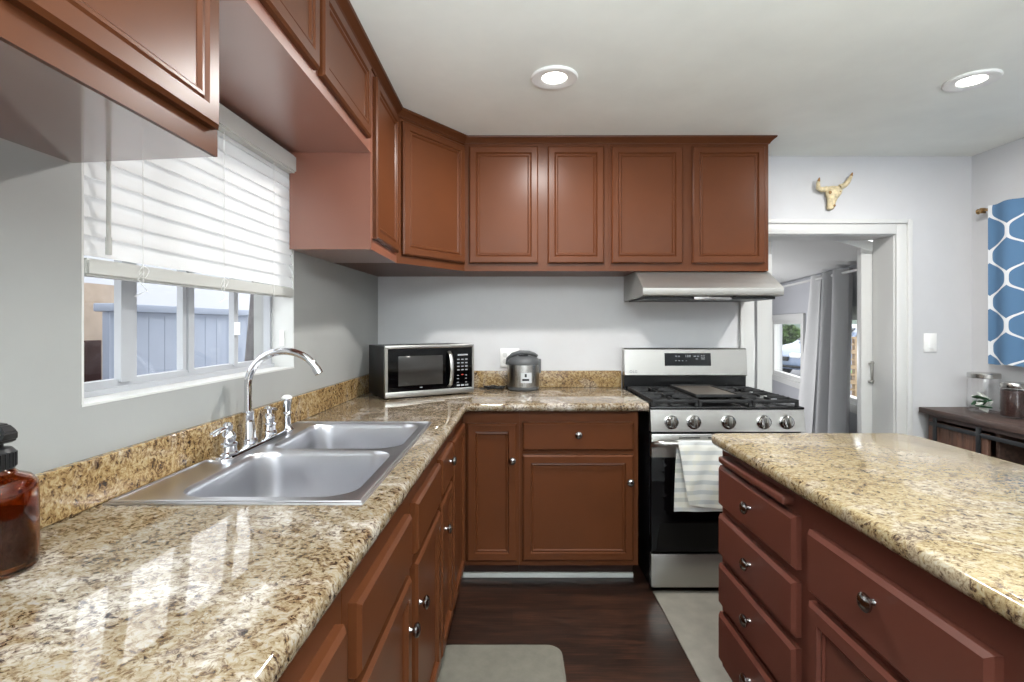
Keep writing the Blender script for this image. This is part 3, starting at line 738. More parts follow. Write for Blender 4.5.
# ---------------------------------------------------------------- rice cooker, cord and outlet
rx, ry = .066, 3.005
rc = thing('rice_cooker', (rx, ry, CT), 'round grey and steel rice cooker against the back wall', 'rice cooker')
m = MB(); m.lathe([(0, .001), (.080, .001), (.090, .008), (.093, .018), (.093, .024), (0, .024)], (rx, ry, CT), n=40); m.obj('base', M['dkgrey'], rc)
m = MB(); m.lathe([(.0925, .024), (.0935, .03), (.0935, .150), (.0925, .155)], (rx, ry, CT), n=48); m.obj('body', M['steel'], rc)
m = MB(); m.lathe([(.0955, .150), (.0965, .155), (.0965, .170), (.092, .180), (.078, .192), (.055, .200), (.02, .203), (0, .203)], (rx, ry, CT), n=40); m.obj('lid', M['dkgrey'], rc)
m = MB(); m.lathe([(.03, .200), (.03, .206), (.018, .208), (0, .208)], (rx-.0, ry-.03, CT), n=20); m.obj('steam_vent', M['blackp'], rc)
m = MB(); m.tube([(rx-.094, ry-.012, CT+.150), (rx-.090, ry-.02, CT+.182), (rx-.062, ry-.03, CT+.208), (rx-.02, ry-.035, CT+.222), (rx+.03, ry-.035, CT+.220), (rx+.062, ry-.03, CT+.210), (rx+.082, ry-.025, CT+.200)], [.008, .009, .010, .010, .010, .009, .006], 10, flat=1.3); m.obj('handle', M['dkgrey'], rc)
m = MB(); m.box(rx+.088, rx+.104, ry-.02, ry+.02, CT+.10, CT+.182, .004); m.obj('latch', M['dkgrey'], rc)
m = MB()
R = []
for z in (.050, .108):
    R.append([(rx+.012+rr*math.sin(a), ry-rr*math.cos(a), CT+z) for rr, a in [(.0965, t) for t in (-.36, -.18, 0, .18, .36)]]+[(rx+.012+rr*math.sin(a), ry-rr*math.cos(a), CT+z) for rr, a in [(.088, t) for t in (.36, .18, 0, -.18, -.36)]])
m.loft(R); lb = m.obj('control_plate', M['plate'], rc)
m = MB(); m.box(rx+.006, rx+.018, ry-.099, ry-.096, CT+.083, CT+.102, .002); m.box(rx-.008, rx+.032, ry-.0985, ry-.095, CT+.062, CT+.074, .002); m.obj('switch', M['blackp'], lb)
m = MB(); cp = []
for k in range(60):
    t = k/59; a = t*2*PI*3.1
    cp.append((-.105+.048*math.cos(a)*(1+.25*math.sin(3.3*a)), 2.985+.042*math.sin(a)*(1+.2*math.cos(2.1*a)), CT+.005+.014*t+.008*abs(math.sin(2.3*a))))
cp += [(-.06, 3.0, CT+.018), (-.035, 3.02, CT+.02), (-.012, 3.03, CT+.03)]
m.tube([(-.19, 3.03, CT+.005), (-.13, 3.03, CT+.005)]+cp, .0034, 8); m.obj('power_cord', M['blackp'], rc)
ol = thing('wall_outlet', (.0, YB, 1.04), 'white wall outlet plate behind the rice cooker', 'outlet')
m = MB(); m.box(-.072, .045, YB-.007, YB-.0005, 1.037, 1.150, .002); m.obj('cover_plate', M['white'], ol)
for xx in (-.043, .016):
    for zz in (1.072, 1.112): MB().lathe([(.015, 0), (.015, .002), (0, .002)], (xx, YB-.007, zz), (0, -1, 0), 16).obj('socket', M['trim'], ol)

# light switch right of the doorway
ls = thing('light_switch', (2.55, YB, 1.13), 'white light switch plate right of the doorway', 'switch')
m = MB(); m.box(2.515, 2.592, YB-.007, YB-.0005, 1.128, 1.243, .002); m.obj('cover_plate', M['white'], ls)
m = MB(); m.box(2.537, 2.570, YB-.011, YB-.006, 1.152, 1.219, .002); m.obj('rocker', M['white'], ls)

# ---------------------------------------------------------------- range hood
HX0, HX1 = .683, 1.418
rh = thing('range_hood', (1.05, 2.95, 1.44), 'stainless steel range hood under the cabinet over the stove', 'range hood')
m = MB(); m.loft([[(x, 3.127, 1.437), (x, 2.70, 1.447), (x, 2.672, 1.449), (x, 2.668, 1.455), (x, 2.668, 1.487), (x, 2.674, 1.492), (x, 2.826, UZ0-.001), (x, 3.127, UZ0-.001)] for x in (HX0, HX1)])
bmesh.ops.bevel(m.bm, geom=[e for e in m.bm.edges if abs(e.verts[0].co.x-e.verts[1].co.x) < .001 and e.verts[0].co.y < 2.83 and e.verts[1].co.y < 2.83], offset=.003, segments=2, affect='EDGES')
m.obj('canopy', M['steelhood'], rh)
m = MB(); m.box(HX0+.02, HX1-.02, 2.72, 3.08, 1.432, 1.4445); m.obj('filter', M['ironm'], rh)
m = MB(); m.box(.96, 1.16, 2.70, 2.76, 1.428, 1.4465, .002); m.obj('control_strip', M['knob'], rh)
m = MB(); m.lathe([(.008, 0), (.008, .006), (0, .006)], (1.17, 2.69, 1.4465), (0, 0, -1), 12); m.obj('button', M['blackp'], rh)

# ---------------------------------------------------------------- stove
SX0, SX1, SF = .668, 1.405, 2.455
st = thing('gas_stove', (1.03, 2.78, 0), 'freestanding stainless gas range with black glass oven door', 'stove')
m = MB(); m.box(SX0, SX1, SF+.035, 3.10, .03, .894); m.obj('body', M['black'], st, smooth=False)
for x in (SX0+.05, SX1-.05):
    for y in (SF+.08, 3.05): MB().lathe([(.018, 0), (.018, .031), (0, .031)], (x, y, 0), n=12).obj('foot', M['blackp'], st)
m = MB(); m.loft([[(x, SF+.04, .782), (x, SF-.004, .784), (x, SF+.012, .886), (x, SF+.04, .888)] for x in (SX0-.001, SX1+.001)]); m.obj('control_panel', M['steelh'], st, smooth=False)
m = MB(); m.box(SX0-.001, SX1+.001, SF+.005, 3.08, .8885, .900, .003); m.obj('cooktop', M['black'], st)
# backguard
m = MB(); m.loft([[(x, 3.10, .90), (x, 3.055, .90), (x, 3.055, 1.00), (x, 3.10, 1.00)] for x in (SX0, SX1-.01)]); m.obj('back_panel', M['black'], st, smooth=False)
m = MB(); m.loft([[(x, 3.10, .992), (x, 3.035, .992), (x, 3.03, .998), (x, 3.045, 1.148), (x, 3.055, 1.156), (x, 3.10, 1.156)] for x in (SX0, SX1-.012)]); bg = m.obj('backguard', M['steelh'], st, smooth=False)
def FG(x, z, n): # on the tilted backguard face
    y = 3.03+.015*(z-.998)/.15; return (x, y-n, z)
m = MB(); m.panel(FG, .906, 1.180, 1.052, 1.127, [(0, 0), (0, .001), (.001, .0015)]); dp = m.obj('display', M['lcd'], bg, smooth=False)
for i, (x, z, w_, h_) in enumerate([(.968, 1.105, .012, .007), (.985, 1.105, .012, .007), (1.030, 1.103, .004, .013), (1.040, 1.103, .008, .013), (1.052, 1.103, .008, .013), (1.078, 1.105, .014, .007), (1.098, 1.105, .012, .007), (1.122, 1.110, .009, .006), (1.136, 1.110, .009, .006), (1.122, 1.100, .009, .006), (1.136, 1.100, .009, .006), (.968, 1.080, .008, .005), (.988, 1.080, .008, .005), (1.008, 1.080, .008, .005), (1.03, 1.080, .008, .005), (1.09, 1.090, .014, .006), (1.122, 1.090, .022, .006)]):
    m = MB(); m.panel(FG, x, x+w_, z, z+h_, [(0, .0015), (0, .0022)]); m.obj('display_mark', M['mark'], dp, smooth=False)
def text(s_, loc, size, mt, par, rx=PI/2, name='logo'):
    cu = bpy.data.curves.new(name, 'FONT'); cu.body = s_; cu.size = size; cu.extrude = .0004; cu.align_x = 'LEFT'
    tmp = bpy.data.objects.new(name, cu); C.objects.link(tmp); bpy.context.view_layer.update()
    me = bpy.data.meshes.new_from_object(tmp.evaluated_get(bpy.context.evaluated_depsgraph_get()))
    bpy.data.objects.remove(tmp); me.materials.clear(); me.materials.append(mt)
    o = bpy.data.objects.new(name, me); C.objects.link(o); o.location = loc; o.rotation_euler = (rx, 0, 0); child(o, par); return o
m = MB(); m.lathe([(.008, 0), (.008, .001), (.006, .001), (.006, 0)], (.704, 3.030, 1.018), (0, -1, 0), 20); m.obj('badge', M['ink'], bg)
text('LG', (.715, 3.0295, 1.010), .022, M['ink'], bg)
# knobs
for px in (672.2, 694.7, 729.6, 765.0, 787.8):
    x = (px-512)*(SF-.01)/512; z = .829; y = SF+.003
    m = MB(); m.lathe([(.034, -.002), (.034, .004), (.028, .006), (.027, .024), (.022, .028), (0, .028)], (x, y, z), (0, -1, .14), 28)
    k_ = m.obj('burner_knob', M['knob'], st)
    m = MB(); m.box(x-.0065, x+.0065, y-.040, y-.018, z-.026+.003, z+.026+.003, .003); m.obj('grip', M['steel'], k_)
# oven door
m = MB(); m.box(SX0, SX1, SF+.002, SF+.034, .205, .660, .003); od = m.obj('oven_door', M['blackg'], st)
m = MB(); m.box(SX0, SX1, SF-.002, SF+.033, .6605, .772, .003); m.obj('door_top_trim', M['steelh'], od)
for x in (.80, .94, 1.09): MB().box(x, x+.10, SF-.0026, SF, .752, .757).obj('vent_slot', M['black'], od)
m = MB(); m.tube([(SX0+.008, SF-.006, .722), (SX0+.012, SF-.035, .733), (SX0+.03, SF-.052, .738), (SX0+.06, SF-.056, .738), (SX1-.06, SF-.056, .738), (SX1-.03, SF-.052, .738), (SX1-.012, SF-.035, .733), (SX1-.008, SF-.006, .722)], .0125, 12, flat=1.25); m.obj('handle', M['steelh'], od)
m = MB(); m.box(SX0, SX1, SF+.0, SF+.034, .036, .195, .004); m.obj('drawer', M['steelh'], st)
# grates: continuous cast-iron, three sections with the griddle in the middle
def grate(x0, x1, fingers=True):
    m = MB(); y0, y1, z = SF+.03, 3.02, .918; h = .016; w_ = .010
    for x in (x0, x1-w_): m.box(x, x+w_, y0, y1, z-.002, z+h-.002, .002)
    for y in (y0, y1-w_, (y0+y1)/2-w_/2): m.box(x0, x1, y, y+w_, z-.002, z+h-.002, .002)
    for x in (x0, x1-.014):
        for y in (y0, y1-.014, (y0+y1)/2): m.box(x, x+.014, y, y+.014, .9, z)
    if fingers:
        xm = (x0+x1)/2
        for yc in (y0+(y1-y0)*.26, y0+(y1-y0)*.74):
            m.box(x0, x0+.085, yc-.004, yc+.004, z+.002, z+h, .001); m.box(x1-.085, x1, yc-.004, yc+.004, z+.002, z+h, .001)
            for s_ in (-1, 1):
                m.box(xm-.004, xm+.004, yc+s_*.055-.03, yc+s_*.055+.03, z+.002, z+h, .001)
                m.box(x0, x0+.06, yc+s_*.05-.004, yc+s_*.05+.004, z+.002, z+h, .001); m.box(x1-.06, x1, yc+s_*.05-.004, yc+s_*.05+.004, z+.002, z+h, .001)
    return m
grate(SX0+.012, .905).obj('grate', M['iron'], st); grate(.908, 1.165, False).obj('grate', M['iron'], st); grate(1.168, SX1-.012).obj('grate', M['iron'], st)
m = MB(); m.box(.918, 1.150, SF+.10, 2.98, .934, .940, .002)
for a in ((.918, .926, SF+.10, 2.98), (1.142, 1.150, SF+.10, 2.98), (.918, 1.150, SF+.10, SF+.112), (.918, 1.150, 2.968, 2.98)): m.box(a[0], a[1], a[2], a[3], .938, .948, .002)
m.obj('griddle_frame', M['iron'], st)
m = MB(); m.box(.927, 1.141, SF+.114, 2.966, .9395, .9425); m.obj('griddle', M['griddle'], st)
for x in (SX0+.12, SX1-.13):
    for y in (2.63, 2.88):
        m = MB(); m.lathe([(.045, .900), (.045, .906), (.032, .908), (.032, .914), (.024, .917), (0, .917)], (x, y, 0), n=24); m.obj('burner', M['iron'], st)

# towel over the oven handle
def sheet(fn, nu, nv, th):
    m = MB(); bm = m.bm
    G = [[bm.verts.new(fn(i/nu, j/nv)) for j in range(nv+1)] for i in range(nu+1)]
    for i in range(nu):
        for j in range(nv): bm.faces.new((G[i][j], G[i+1][j], G[i+1][j+1], G[i][j+1]))
    bmesh.ops.recalc_face_normals(bm, faces=bm.faces)
    bmesh.ops.solidify(bm, geom=bm.faces[:], thickness=th)
    return m
hy, hz, hr = SF-.056, .738, .0155
def towel(u_, v_):     # v 0 = back hem, 1 = front hem
    Lb, Lf = .322, .285; tot = Lb+PI*hr+Lf; s_ = v_*tot; x = .775+.235*u_
    if s_ < Lb:
        k = (Lb-s_)/Lb; z = hz-(Lb-s_); y = hy+hr+.012*k*(1-k); x -= .012*k; y += .003*math.sin(u_*9)*k
    elif s_ < Lb+PI*hr:
        a = (s_-Lb)/hr; y = hy+hr*math.cos(a); z = hz+hr*1.1*math.sin(a)
    else:
        d_ = s_-Lb-PI*hr; k = d_/Lf; z = hz-d_; y = hy-hr-.004*math.sin(k*3)-.008*k*math.sin(u_*8+1)-.003*math.sin(u_*13+k*9); x += .045*k*(1-u_)**1.0
        z += .012*k*math.sin(u_*4+2.2)
    return Vector((x, y, z))
m = sheet(towel, 26, 44, .0018)
tw = m.obj('dish_towel', M['towel']); uvplane(tw, lambda co: (co.x, co.z)); tag(tw, 'white and grey striped dish towel hung over the oven door handle', 'towel')

# ---------------------------------------------------------------- floor mats
m = MB(); m.loft([[(p[0], p[1], z) for p in rrect(-.30+i, .197-i, 1.20+i, 2.065-i, .06, 6)] for i, z in ((0, .001), (0, .007), (.010, .013), (.016, .014))]); tag(m.obj('floor_mat', M['mat']), 'grey rounded floor mat in front of the sink cabinets', 'mat')
m = MB(); m.loft([[(p[0], p[1], z) for p in rrect(.683+i, 1.42-i, 1.83+i, 2.487-i, .01, 3)] for i, z in ((0, .001), (0, .005), (.006, .008))]); tag(m.obj('floor_mat', M['mat2']), 'pale grey floor mat on the wood floor at the foot of the stove', 'mat')

# ---------------------------------------------------------------- cow skull
cs = thing('cow_skull_ornament', (1.94, YB, 2.0), 'small ivory cow skull ornament on the wall above the doorway', 'ornament')
def sk_ring(z, w_, d, cx=0): return [(1.945+cx+w_*math.cos(a), YB-.003-d*(.5+.5*math.sin(a))*1.0, z) for a in [2*PI*k/14 for k in range(14)]]
m = MB(); m.loft([sk_ring(1.994, .012, .02, -.012), sk_ring(2.000, .021, .03, -.011), sk_ring(2.018, .024, .036, -.009), sk_ring(2.040, .024, .04, -.006), sk_ring(2.062, .032, .05, -.004), sk_ring(2.084, .045, .055, 0), sk_ring(2.103, .050, .055, .003), sk_ring(2.120, .048, .048, .006), sk_ring(2.134, .036, .036, .008), sk_ring(2.139, .015, .02, .008)]); m.obj('skull', M['bone'], cs)
for cx, z, w_ in ((1.918, 2.092, .012), (1.970, 2.098, .010), (1.948, 2.016, .008)):
    m = MB(); m.lathe([(w_, 0), (w_*.8, .004), (w_*.3, .006), (0, .006)], (cx, YB-.048 if z > 2.05 else YB-.036, z), (0, -1, 0), 14); m.obj('socket', M['bone_d'], cs)
for s_, P in ((-1, [(1.905, 2.118), (1.875, 2.112), (1.850, 2.122), (1.846, 2.150), (1.852, 2.178)]), (1, [(1.985, 2.128), (2.010, 2.138), (2.030, 2.160), (2.042, 2.185), (2.050, 2.208)])):
    m = MB(); m.tube([(x, YB-.030-.004*i, z) for i, (x, z) in enumerate(P)], [.017, .016, .014, .010, .003], 12); h = m.obj('horn', M['bone'], cs)
    m = MB(); x, z = P[-1]; x0, z0 = P[-2]; m.tube([(x0+(x-x0)*.35, YB-.043, z0+(z-z0)*.35), (x, YB-.047, z+.004)], [.0095, .003], 10); m.obj('horn_tip', M['bone_d'], h)

# ---------------------------------------------------------------- sideboard with jars
sd = thing('sideboard', (2.64, 2.3, 0), 'dark walnut sideboard with sliding barn door against the right wall', 'sideboard')
m = MB(); m.box(2.468, 2.805, 1.55, 3.108, .765, .797, .002); m.obj('top', M['dwood'], sd)
m = MB(); m.box(2.50, 2.80, 3.05, 3.075, .05, .765); m.box(2.50, 2.80, 1.58, 1.60, .05, .765); m.box(2.785, 2.80, 1.60, 3.05, .05, .765); m.box(2.515, 2.785, 1.60, 3.05, .06, .08)
m.box(2.515, 2.785, 2.64, 2.66, .08, .765); m.box(2.515, 2.785, 2.02, 2.04, .08, .765); m.box(2.50, 2.515, 1.60, 3.05, .735, .765)
m.obj('carcass', M['dwood'], sd, smooth=False)
m = MB(); m.box(2.52, 2.78, 2.04, 2.64, .44, .455); m.obj('shelf', M['dwood'], sd)
for y0 in (2.672, 1.62):
    m = MB(); m.box(2.488, 2.499, y0, y0+.375, .10, .722)
    for (a, b, z0, z1) in ((y0, y0+.035, .10, .722), (y0+.34, y0+.375, .10, .722), (y0+.035, y0+.34, .10, .15), (y0+.035, y0+.34, .56, .60)): m.box(2.482, 2.489, a, b, z0, z1, .001)
    for k in range(1, 6): m.box(2.486, 2.4885, y0+.035+.051*k, y0+.037+.051*k, .15, .722)
    sdoor = m.obj('sliding_door', M['dwoodv'], sd, smooth=False)
    for yy in (y0+.035, y0+.315):
        m = MB(); m.box(2.474, 2.481, yy, yy+.026, .615, .750, .001); m.obj('hanger', M['ironm'], sdoor)
m = MB(); m.box(2.476, 2.481, 1.60, 3.04, .700, .722, .001); m.obj('rail', M['ironm'], sd)
for z in (.0,):
    for (x, y) in ((2.52, 1.62), (2.52, 3.03), (2.77, 1.62), (2.77, 3.03)):
        m = MB(); m.box(x-.018, x+.018, y-.018, y+.018, 0, .0495, .002); m.obj('leg', M['dwood'], sd)
gb = MB().box(2.56, 2.74, 2.25, 2.50, .456, .60, .015, 3); tag(gb.obj('storage_box', M['lime']), 'lime green box on the open shelf of the sideboard', 'box')
def jar(x, y, r, h, label, fill):
    t = thing('glass_jar', (x, y, .797), label, 'jar'); z = .798
    m = MB(); m.lathe([(0, 0), (r*.92, 0), (r, .006), (r, h-.045), (r*.93, h-.03), (r*.93, h-.02), (r*.90, h-.02), (r*.90, h-.032), (r*.965, h-.046), (r*.965, .008), (0, .006)], (x, y, z), n=36); m.obj('body', M['jar'], t)
    m = MB(); m.lathe([(r*.98, h-.028), (r*1.0, h-.026), (r*1.0, h-.004), (r*.96, h), (0, h)], (x, y, z), n=36); m.obj('lid', M['lid'], t)
    return t
j = jar(2.70, 2.93, .074, .222, 'large clear glass jar with green and white packets and steel lid', 0)
for k in range(9):
    a = random.uniform(0, 6.28); rr = random.uniform(0, .028); X_ = Matrix.Translation((2.70+rr*math.cos(a), 2.93+rr*math.sin(a), .822+.008*k)) @ Euler((random.uniform(-.7, .7), random.uniform(-.7, .7), random.uniform(0, 3))).to_matrix().to_4x4()
    MB(X_).box(-.032, .032, -.021, .021, -.004, .004, .003).obj('packet', M['leaf'] if k % 2 else M['packet'], j)
j = jar(2.69, 2.745, .056, .188, 'smaller glass jar full of dark coffee beans', 1)
m = MB(); m.lathe([(0, .008), (.050, .008), (.0525, .012), (.0525, .145), (.03, .150), (0, .150)], (2.69, 2.745, .798), n=28); m.obj('coffee_beans', M['coffee'], j)

# blue trellis curtain
cr = thing('curtain_rod', (2.76, 2.4, 1.95), 'brass coloured curtain rod with square finial above the blue curtain', 'curtain rod')
m = MB(); m.tube([(2.75, 2.985, 1.962), (2.75, 1.7, 1.962)], .008, 12); m.obj('rod', M['gold'], cr)
m = MB(); m.box(2.735, 2.765, 2.985, 2.998, 1.946, 1.978, .003); m.lathe([(.007, 0), (.012, .008), (.010, .016), (.016, .024), (.006, .032), (0, .033)], (2.75, 2.996, 1.962), (0, 1, 0), 14); m.obj('finial', M['gold'], cr)
m = MB(); m.box(2.75, 2.806, 2.955, 2.967, 1.952, 1.966, .001); m.box(2.80, 2.808, 2.945, 2.977, 1.92, 1.99, .001); m.obj('bracket', M['gold'], cr)
def bcurt(u_, v_):
    y = 2.940-1.05*u_+ .004*(1-v_); z = 1.072+(1.980-1.072)*v_ - .003*math.sin(u_*40)
    amp = .010+.008*(1-v_)
    return Vector((2.728+amp*math.sin(u_*36+.6)+.006*math.sin(u_*11), y, z))
m = sheet(bcurt, 120, 24, .0015); bc = m.obj('window_curtain', M['trellis']); uvplane(bc, lambda co: (2.940-co.y, co.z-1.817+.262*4))
tag(bc, 'blue window curtain with white trellis pattern on the right wall', 'curtain')

# ---------------------------------------------------------------- the porch beyond the doorway
def xp(y): return 2.53+.21*(y-3.8)
PZ = 1.72
m = MB(); m.prism([(3.30, 0), (7.2, 0), (7.2, PZ+.03), (3.30, PZ+.03)], lambda u_, v_, t: (xp(u_)+t, u_, v_), 0, .1,
    holes=[[(3.66, .71), (4.15, .71), (4.15, 1.37), (3.66, 1.37)], [(4.84, .74), (5.76, .74), (5.76, 1.34), (4.84, 1.34)]])
struct(m.obj('wall_porch', M['porchw'], smooth=False), 'grey porch wall with two windows')
m = MB(); m.loft([[(xp(y)+.1, y, PZ), (1.2, y, PZ+.36+.0*(y-3.3)), (1.2, y, PZ+.42), (xp(y)+.1, y, PZ+.06)] for y in (3.312, 7.2)]); struct(m.obj('ceiling_porch', M['porchc'], smooth=False), 'sloping white porch ceiling')
m = MB(); m.box(1.2, 3.4, 3.312, 7.2, -.06, -.0005); struct(m.obj('floor_porch', M['road'], smooth=False), 'porch floor')
m = MB(); m.box(1.2, 3.35, 7.2, 7.3, 0, 2.15); struct(m.obj('wall_porch_end', M['porchw'], smooth=False), 'porch end wall')
m = MB(); m.box(1.1, 1.2, 3.312, 7.3, 0, 2.2); struct(m.obj('wall_porch_side', M['porchw'], smooth=False), 'porch side wall')
def pbox(m, y0, y1, z0, z1, d0, d1_):
    m.loft([[(xp(y)+d, y, z) for y, z in ((y0, z0), (y1, z0), (y1, z1), (y0, z1))] for d in (d0, d1_)])
for n_, (a, b, z0, z1) in ((2, (3.66, 4.15, .71, 1.37)), (3, (4.84, 5.76, .74, 1.34))):
    w2 = sempty('window_%d' % n_, (xp((a+b)/2), (a+b)/2, z0), 'white framed porch window')
    m = MB()
    for (p, q_, r_, s_) in ((a-.07, b+.07, z0-.06, z0), (a-.07, b+.07, z1, z1+.06), (a-.07, a, z0, z1), (b, b+.07, z0, z1)): pbox(m, p, q_, r_, s_, -.022, -.0005)
    for (p, q_, r_, s_) in ((a, b, z0, z0+.04), (a, b, z1-.04, z1), (a, a+.03, z0+.04, z1-.04), (b-.03, b, z0+.04, z1-.04)): pbox(m, p, q_, r_, s_, .0, .06)
    m.obj('window_frame', M['trim'], w2, smooth=False)
    m = MB(); pbox(m, a+.03, b-.03, z0+.04, z1-.04, .03, .034); m.obj('pane', M['glass'], w2, smooth=False)
# curtain on the porch
pr = thing('curtain_rod', (2.4, 4.2, 1.68), 'thin white curtain rod on the porch wall', 'curtain rod')
m = MB(); m.tube([(xp(3.45)-.11, 3.45, 1.67), (xp(6.0)-.11, 6.0, 1.67)], .010, 10); m.obj('rod', M['trim'], pr)
m = MB()
for y in (3.5, 5.6): m.tube([(xp(y)-.11, y, 1.67), (xp(y)-.001, y, 1.67)], .007, 8)
m.obj('bracket', M['trim'], pr)
def pcurt(ya, yb, yc, yd, folds, amp):
    def f(u_, v_):     # v 1 top, 0 bottom
        yt = ya+(yb-ya)*u_; y_b = yc+(yd-yc)*u_; vv = v_**.8
        y = y_b+(yt-y_b)*vv; z = .12+(1.70-.12)*v_
        return Vector((xp(y)-.11+amp*math.sin(folds*2*PI*u_), y, z))
    return f
m = sheet(pcurt(3.62, 4.10, 3.70, 4.35, 2.5, .05), 60, 16, .003); pc = m.obj('porch_curtain', M['curt']); tag(pc, 'grey grommet curtain pulled aside on the porch', 'curtain')
m = sheet(pcurt(4.12, 4.30, 4.38, 4.85, 1.0, .03), 24, 16, .002); pc = m.obj('porch_curtain', M['curt_w']); tag(pc, 'white sheer curtain left of the grey porch curtain', 'curtain')

# ---------------------------------------------------------------- outdoors beyond the porch
GZ = -.12
m = MB(); m.box(3.9, 40, 2, 60, GZ-.1, GZ); struct(m.obj('ground', M['grass'], smooth=False), 'lawn outside the porch')
m = MB(); m.box(4.8, 9.5, 2.5, 16.5, GZ+.0005, GZ+.012); struct(m.obj('ground_driveway', M['road'], smooth=False), 'grey driveway')
# parked car, built along local x (front at -x)
XC = Matrix.Translation((8.9, 13.5, GZ+.012)) @ Matrix.Rotation(math.radians(12), 4, 'Z')
car = thing('car', (8.9, 13.5, GZ+.012), 'pale silver blue car parked outside beyond the porch window', 'car')
prof_c = [(-2.2, .30), (-2.25, .45), (-2.22, .62), (-2.05, .74), (-1.1, .90), (-.35, 1.30), (.1, 1.40), (1.0, 1.38), (1.7, 1.02), (2.15, .92), (2.2, .5), (2.1, .28)]
m = MB(XC); R = []
for y, sx_, sz_ in ((-.88, .95, .86), (-.80, .99, .97), (-.5, 1, 1), (.5, 1, 1), (.80, .99, .97), (.88, .95, .86)):
    R.append([(x*sx_, y if z < .95 else y*.82, .28+(z-.28)*sz_) for x, z in prof_c])
m.loft(R); m.obj('body', M['car'], car)
m = MB(XC); m.loft([[(-.98, y, .965), (-.42, y*.92, 1.285), (-.46, y*.92, 1.31), (-1.04, y, .985)] for y in (-.66, .66)]); m.obj('windshield', M['carg'], car)
for s_ in (-1, 1):
    m = MB(XC); m.loft([[(-.78, s_*o, .98), (1.35, s_*o, .98), (.95, s_*o*.93, 1.30), (-.25, s_*o*.93, 1.30)] for o in (.70, .79)]); m.obj('side_window', M['carg'], car)
    m = MB(XC); m.box(-2.24, -2.12, s_*.62-.16, s_*.62+.16, .58, .70, .03); m.obj('headlight', M['white'], car)
    for x in (-1.4, 1.35):
        m = MB(XC); m.lathe([(0, -.1), (.30, -.1), (.33, -.07), (.33, .07), (.30, .1), (0, .1)], (x, s_*.80, .33), (0, 1, 0), 24); m.obj('wheel', M['rubber'], car)
m = MB(XC); m.box(-2.29, -2.2, -.45, .45, .50, .60, .01); m.box(-2.30, -2.2, -.8, .8, .34, .40, .02); m.obj('grille', M['black'], car)
m = MB(XC); m.box(-2.31, -2.27, -.16, .16, .42, .50, .004); m.obj('licence_plate', M['white'], car)
# tree
tr = thing('tree', (11.6, 21.5, GZ), 'bushy green tree across the lawn seen through the porch window', 'tree')
m = MB(); m.tube([(11.6, 21.5, GZ), (11.63, 21.5, .3), (11.57, 21.5, .8)], [.08, .06, .04], 10); m.obj('trunk', M['bark'], tr)
m = MB()
for k in range(1100):
    a = random.uniform(0, 2*PI); b_ = math.acos(random.uniform(-1, 1)); r = .56*random.uniform(.45, 1)*(1+.25*math.sin(3*a)*math.cos(2*b_))
    c0 = Vector((11.6+r*1.1*math.sin(b_)*math.cos(a), 21.5+r*math.sin(b_)*math.sin(a), 0.82+r*.85*math.cos(b_)))
    d1_ = Vector((random.gauss(0, 1), random.gauss(0, 1), random.gauss(0, 1))).normalized()*.09; d2_ = d1_.cross(Vector((random.gauss(0, 1), random.gauss(0, 1), 1))).normalized()*.06
    v = [m.bm.verts.new(c0+x) for x in (d1_, d2_, -d1_, -d2_)]; m.bm.faces.new(v)
m.obj('foliage', M['leafm'], tr, smooth=False)
m = MB(); m.box(10, 34, 27, 27.3, GZ, 3.0); struct(m.obj('wall_outbuilding', M['greenbldg'], smooth=False), 'grey green neighbouring wall beyond the lawn')
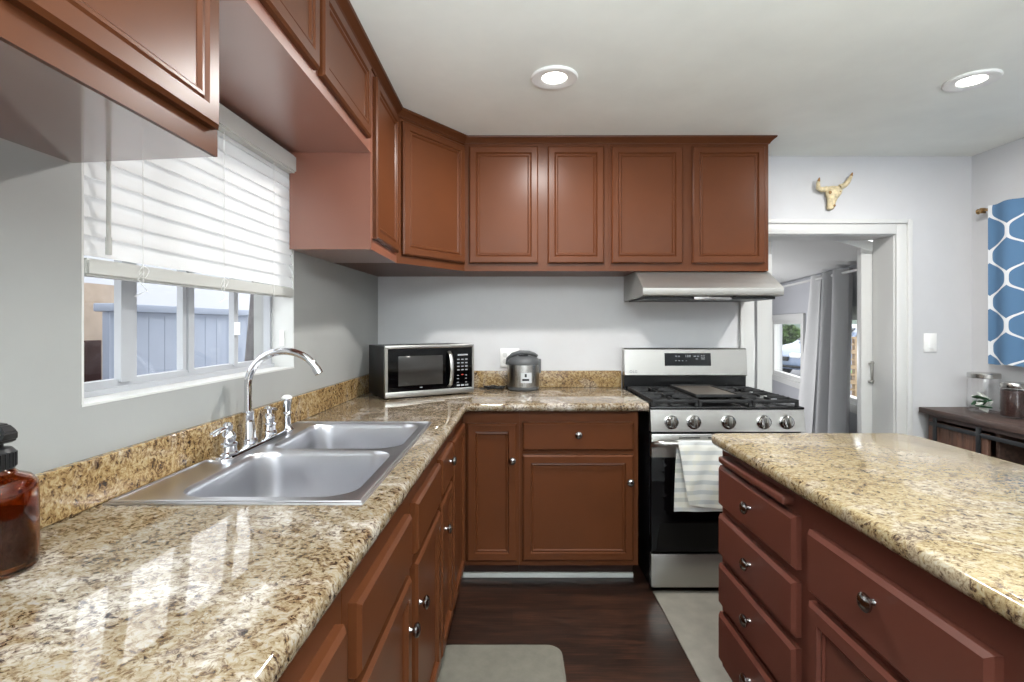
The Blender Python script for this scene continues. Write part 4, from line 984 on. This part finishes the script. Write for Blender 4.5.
# breeze block screen
bw = MB(); bs = .20; ox, oy = 4.55, 6.75; dirv = Vector((.97, -.24, 0)).normalized()
XB = Matrix(((dirv.x, -dirv.y, 0, ox), (dirv.y, dirv.x, 0, oy), (0, 0, 1, 0), (0, 0, 0, 1)))
bw = MB(XB)
for i in range(-2, 5):
    for k in range(6):
        x, z = i*bs, GZ+.05+k*bs; t = .025
        bw.box(x, x+bs, 0, .1, z, z+t); bw.box(x, x+bs, 0, .1, z+bs-t, z+bs); bw.box(x, x+t, 0, .1, z+t, z+bs-t); bw.box(x+bs-t, x+bs, 0, .1, z+t, z+bs-t)
        bw.box(x+bs/2-.012, x+bs/2+.012, 0.01, .09, z+t, z+bs-t); bw.box(x+t, x+bs-t, .01, .09, z+bs/2-.012, z+bs/2+.012)
bw.box(-2*bs, 5*bs, -.01, .11, GZ, GZ+.05)
tag(bw.obj('breeze_block_screen', M['block'], smooth=False), 'tan breeze block screen outside the right porch window', 'screen wall')

# ---------------------------------------------------------------- outdoors beyond the sink window
m = MB(); m.box(-9, -1.35, -1, 12, -.3, -.25); struct(m.obj('ground_side_yard', M['road'], smooth=False), 'side yard paving')
fn = thing('vinyl_fence', (-2.3, 4.0, -.25), 'pale blue grey panel fence outside the sink window', 'fence')
m = MB(); m.box(-2.36, -2.32, 2.95, 7.2, -.25, 1.37)
for k in range(28): m.box(-2.322, -2.318, 2.97+.15*k, 2.975+.15*k, -.2, 1.35)
m.obj('panel', M['bluepanel'], fn, smooth=False)
m = MB(); m.box(-2.40, -2.28, 2.93, 7.2, 1.372, 1.42, .008); m.obj('cap_rail', M['bluepanel'], fn)
m = MB(); m.box(-6.2, -6.0, 3.0, 16, -.25, 3.6); tag(m.obj('neighbour_house', M['whitewall'], smooth=False), 'white neighbouring house wall beyond the pale fence', 'house')
m = MB(); m.box(-3.6, -3.3, 1.2, 4.4, -.25, 1.62); tag(m.obj('stucco_building', M['stucco'], smooth=False), 'tan stucco building outside the left pane of the sink window', 'building')
bf = MB()
for k in range(9): bf.box(-2.60, -2.58, 2.1+.125*k, 2.22+.125*k, -.25, 1.20-.01*(k % 2), .004)
tag(bf.obj('board_fence', M['brownfence'], smooth=False), 'dark brown board fence outside the left window pane', 'fence')
m = MB(); m.tube([(-1.44, 2.60, -.25), (-1.28, 2.66, 1.9)], .035, 12); tag(m.obj('downspout', M['greyd']), 'dark grey leaning post outside the right window pane', 'post')
